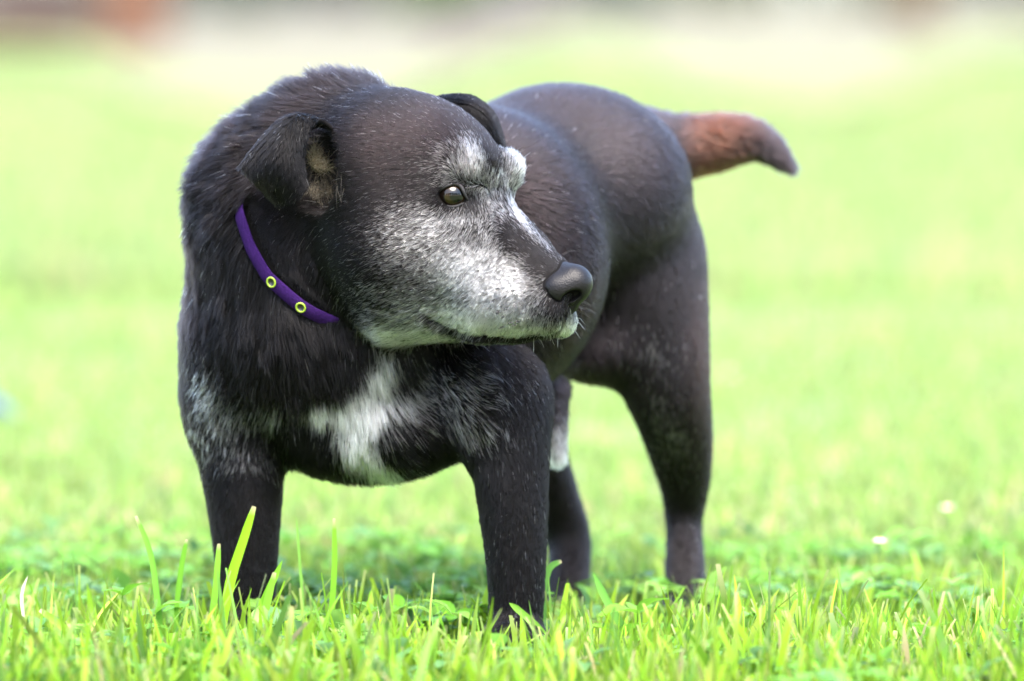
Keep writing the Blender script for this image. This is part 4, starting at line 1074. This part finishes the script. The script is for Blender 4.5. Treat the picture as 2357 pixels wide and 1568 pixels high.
# ------------------------------------------------------------------ trees at the edge of the field, behind the photographer (mirrored in the eye)
def tree(x, y, h, seed, label):
    e = empty('tree', (x, y, 0)); r = np.random.default_rng(seed)
    mb = noise_mat('tree_bark', [(0.3, (.05, .04, .03)), (.7, (.11, .085, .06))], 8, .9, .02)
    tr = mesh('trunk', *tube([(0, 0, -.1), (.05, 0, h * .25), (0, .1, h * .55), (.1, 0, h * .85)], [h * .035, h * .026, h * .017, h * .006], 10), mb); tr.parent = e
    for k in range(5):
        a = k * 1.3 + seed; z = h * (.3 + .1 * k); b = mesh('limb', *tube([(0, 0, z), (math.cos(a) * h * .12, math.sin(a) * h * .12, z + h * .08), (math.cos(a) * h * .24, math.sin(a) * h * .24, z + h * .13)], [h * .014, h * .009, h * .003], 7), mb); b.parent = e
    n = 2600; cl = r.normal(size=(26, 3)); cl /= np.linalg.norm(cl, axis=-1, keepdims=True); cl *= r.uniform(.3, 1, (26, 1))
    c = cl[r.integers(0, 26, n)] + r.normal(size=(n, 3)) * .2; P = c * np.array([h * .36, h * .36, h * .40]) + np.array([0, 0, h * .55]); P[:, 2] = np.maximum(P[:, 2], .2)
    a = r.normal(size=(n, 3)); a /= np.linalg.norm(a, axis=-1, keepdims=True); b = np.cross(a, r.normal(size=(n, 3))); b /= np.linalg.norm(b, axis=-1, keepdims=True); s_ = r.uniform(.2, .42, (n, 1))
    V = np.stack([P - a * s_, P + b * s_ * .5, P + a * s_, P - b * s_ * .5], 1).reshape(-1, 3)
    f_ = mesh('crown', V, np.arange(4 * n).reshape(n, 4), m_leaf, smooth=False); f_.parent = e
    C = np.repeat(np.array((.03, .055, .014))[None] * np.exp(r.normal(size=(n, 1)) * .3), 4, 0); at = f_.data.attributes.new('tint', 'FLOAT_COLOR', 'POINT'); at.data.foreach_set('color', np.concatenate([C, np.ones((len(C), 1))], 1).astype(np.float32).ravel())
    tag(e, label, 'tree', 'trees behind the photographer')
TL = ['broad tree at the far left of the row behind the camera', 'tall tree second from the left behind the camera', 'round-crowned tree just left of the middle behind the camera', 'tallest tree, just right of the middle behind the camera',
      'lower tree right of the tallest behind the camera', 'spreading tree toward the right end behind the camera', 'nearer tree at the right-hand side of the field', 'nearer tree at the left-hand side of the field']
for i, (tx, ty, th) in enumerate([(-21, -22, 11), (-13, -26, 12), (-5, -24, 11), (4, -27, 13), (12, -24, 11), (20, -21, 12), (28, -14, 11), (-28, -13, 12)]):
    tree(tx, ty, th, 40 + i, TL[i])

# ------------------------------------------------------------------ hedge closing the field beyond the path
def hedge():
    e = empty('hedge', (0, 116, 0)); r = np.random.default_rng(91); n = 9000; hw = 42
    x = r.uniform(-hw, hw, n); top = 3.0 + .5 * np.sin(x * .35) + .3 * np.sin(x * 1.1 + 1); z = r.uniform(.02, 1, n) ** .8 * top; yy = r.normal(size=n) * .55
    P = np.stack([x, yy, z], -1); a = r.normal(size=(n, 3)); a /= np.linalg.norm(a, axis=-1, keepdims=True); b = np.cross(a, r.normal(size=(n, 3))); b /= np.linalg.norm(b, axis=-1, keepdims=True); s_ = r.uniform(.18, .38, (n, 1))
    V = np.stack([P - a * s_, P + b * s_ * .6, P + a * s_, P - b * s_ * .6], 1).reshape(-1, 3)
    f_ = mesh('foliage', V, np.arange(4 * n).reshape(n, 4), m_leaf, smooth=False); f_.parent = e
    C = np.repeat(np.array((.062, .066, .036))[None] * np.exp(r.normal(size=(n, 1)) * .25) * (1 + .25 * np.sin(x * .5))[:, None], 4, 0)
    at = f_.data.attributes.new('tint', 'FLOAT_COLOR', 'POINT'); at.data.foreach_set('color', np.concatenate([np.clip(C, 0, 1), np.ones((len(C), 1))], 1).astype(np.float32).ravel())
    mb = noise_mat('hedge_wood', [(0.3, (.05, .04, .03)), (.7, (.09, .07, .05))], 10)
    V = []; F = []
    for k in range(84):
        q = -hw + k + r.uniform(-.3, .3); v, f = tube([(q, 0, -.1), (q + r.uniform(-.2, .2), 0, 1.2), (q + r.uniform(-.4, .4), 0, 2.4)], [.06, .04, .015], 6); F += [tuple(i + len(V) for i in g) for g in f]; V += list(v)
    st_ = mesh('stems', V, F, mb); st_.parent = e; st_['kind'] = 'stuff'
    tag(e, 'long dull green hedge closing the far side of the field', 'hedge')
hedge()
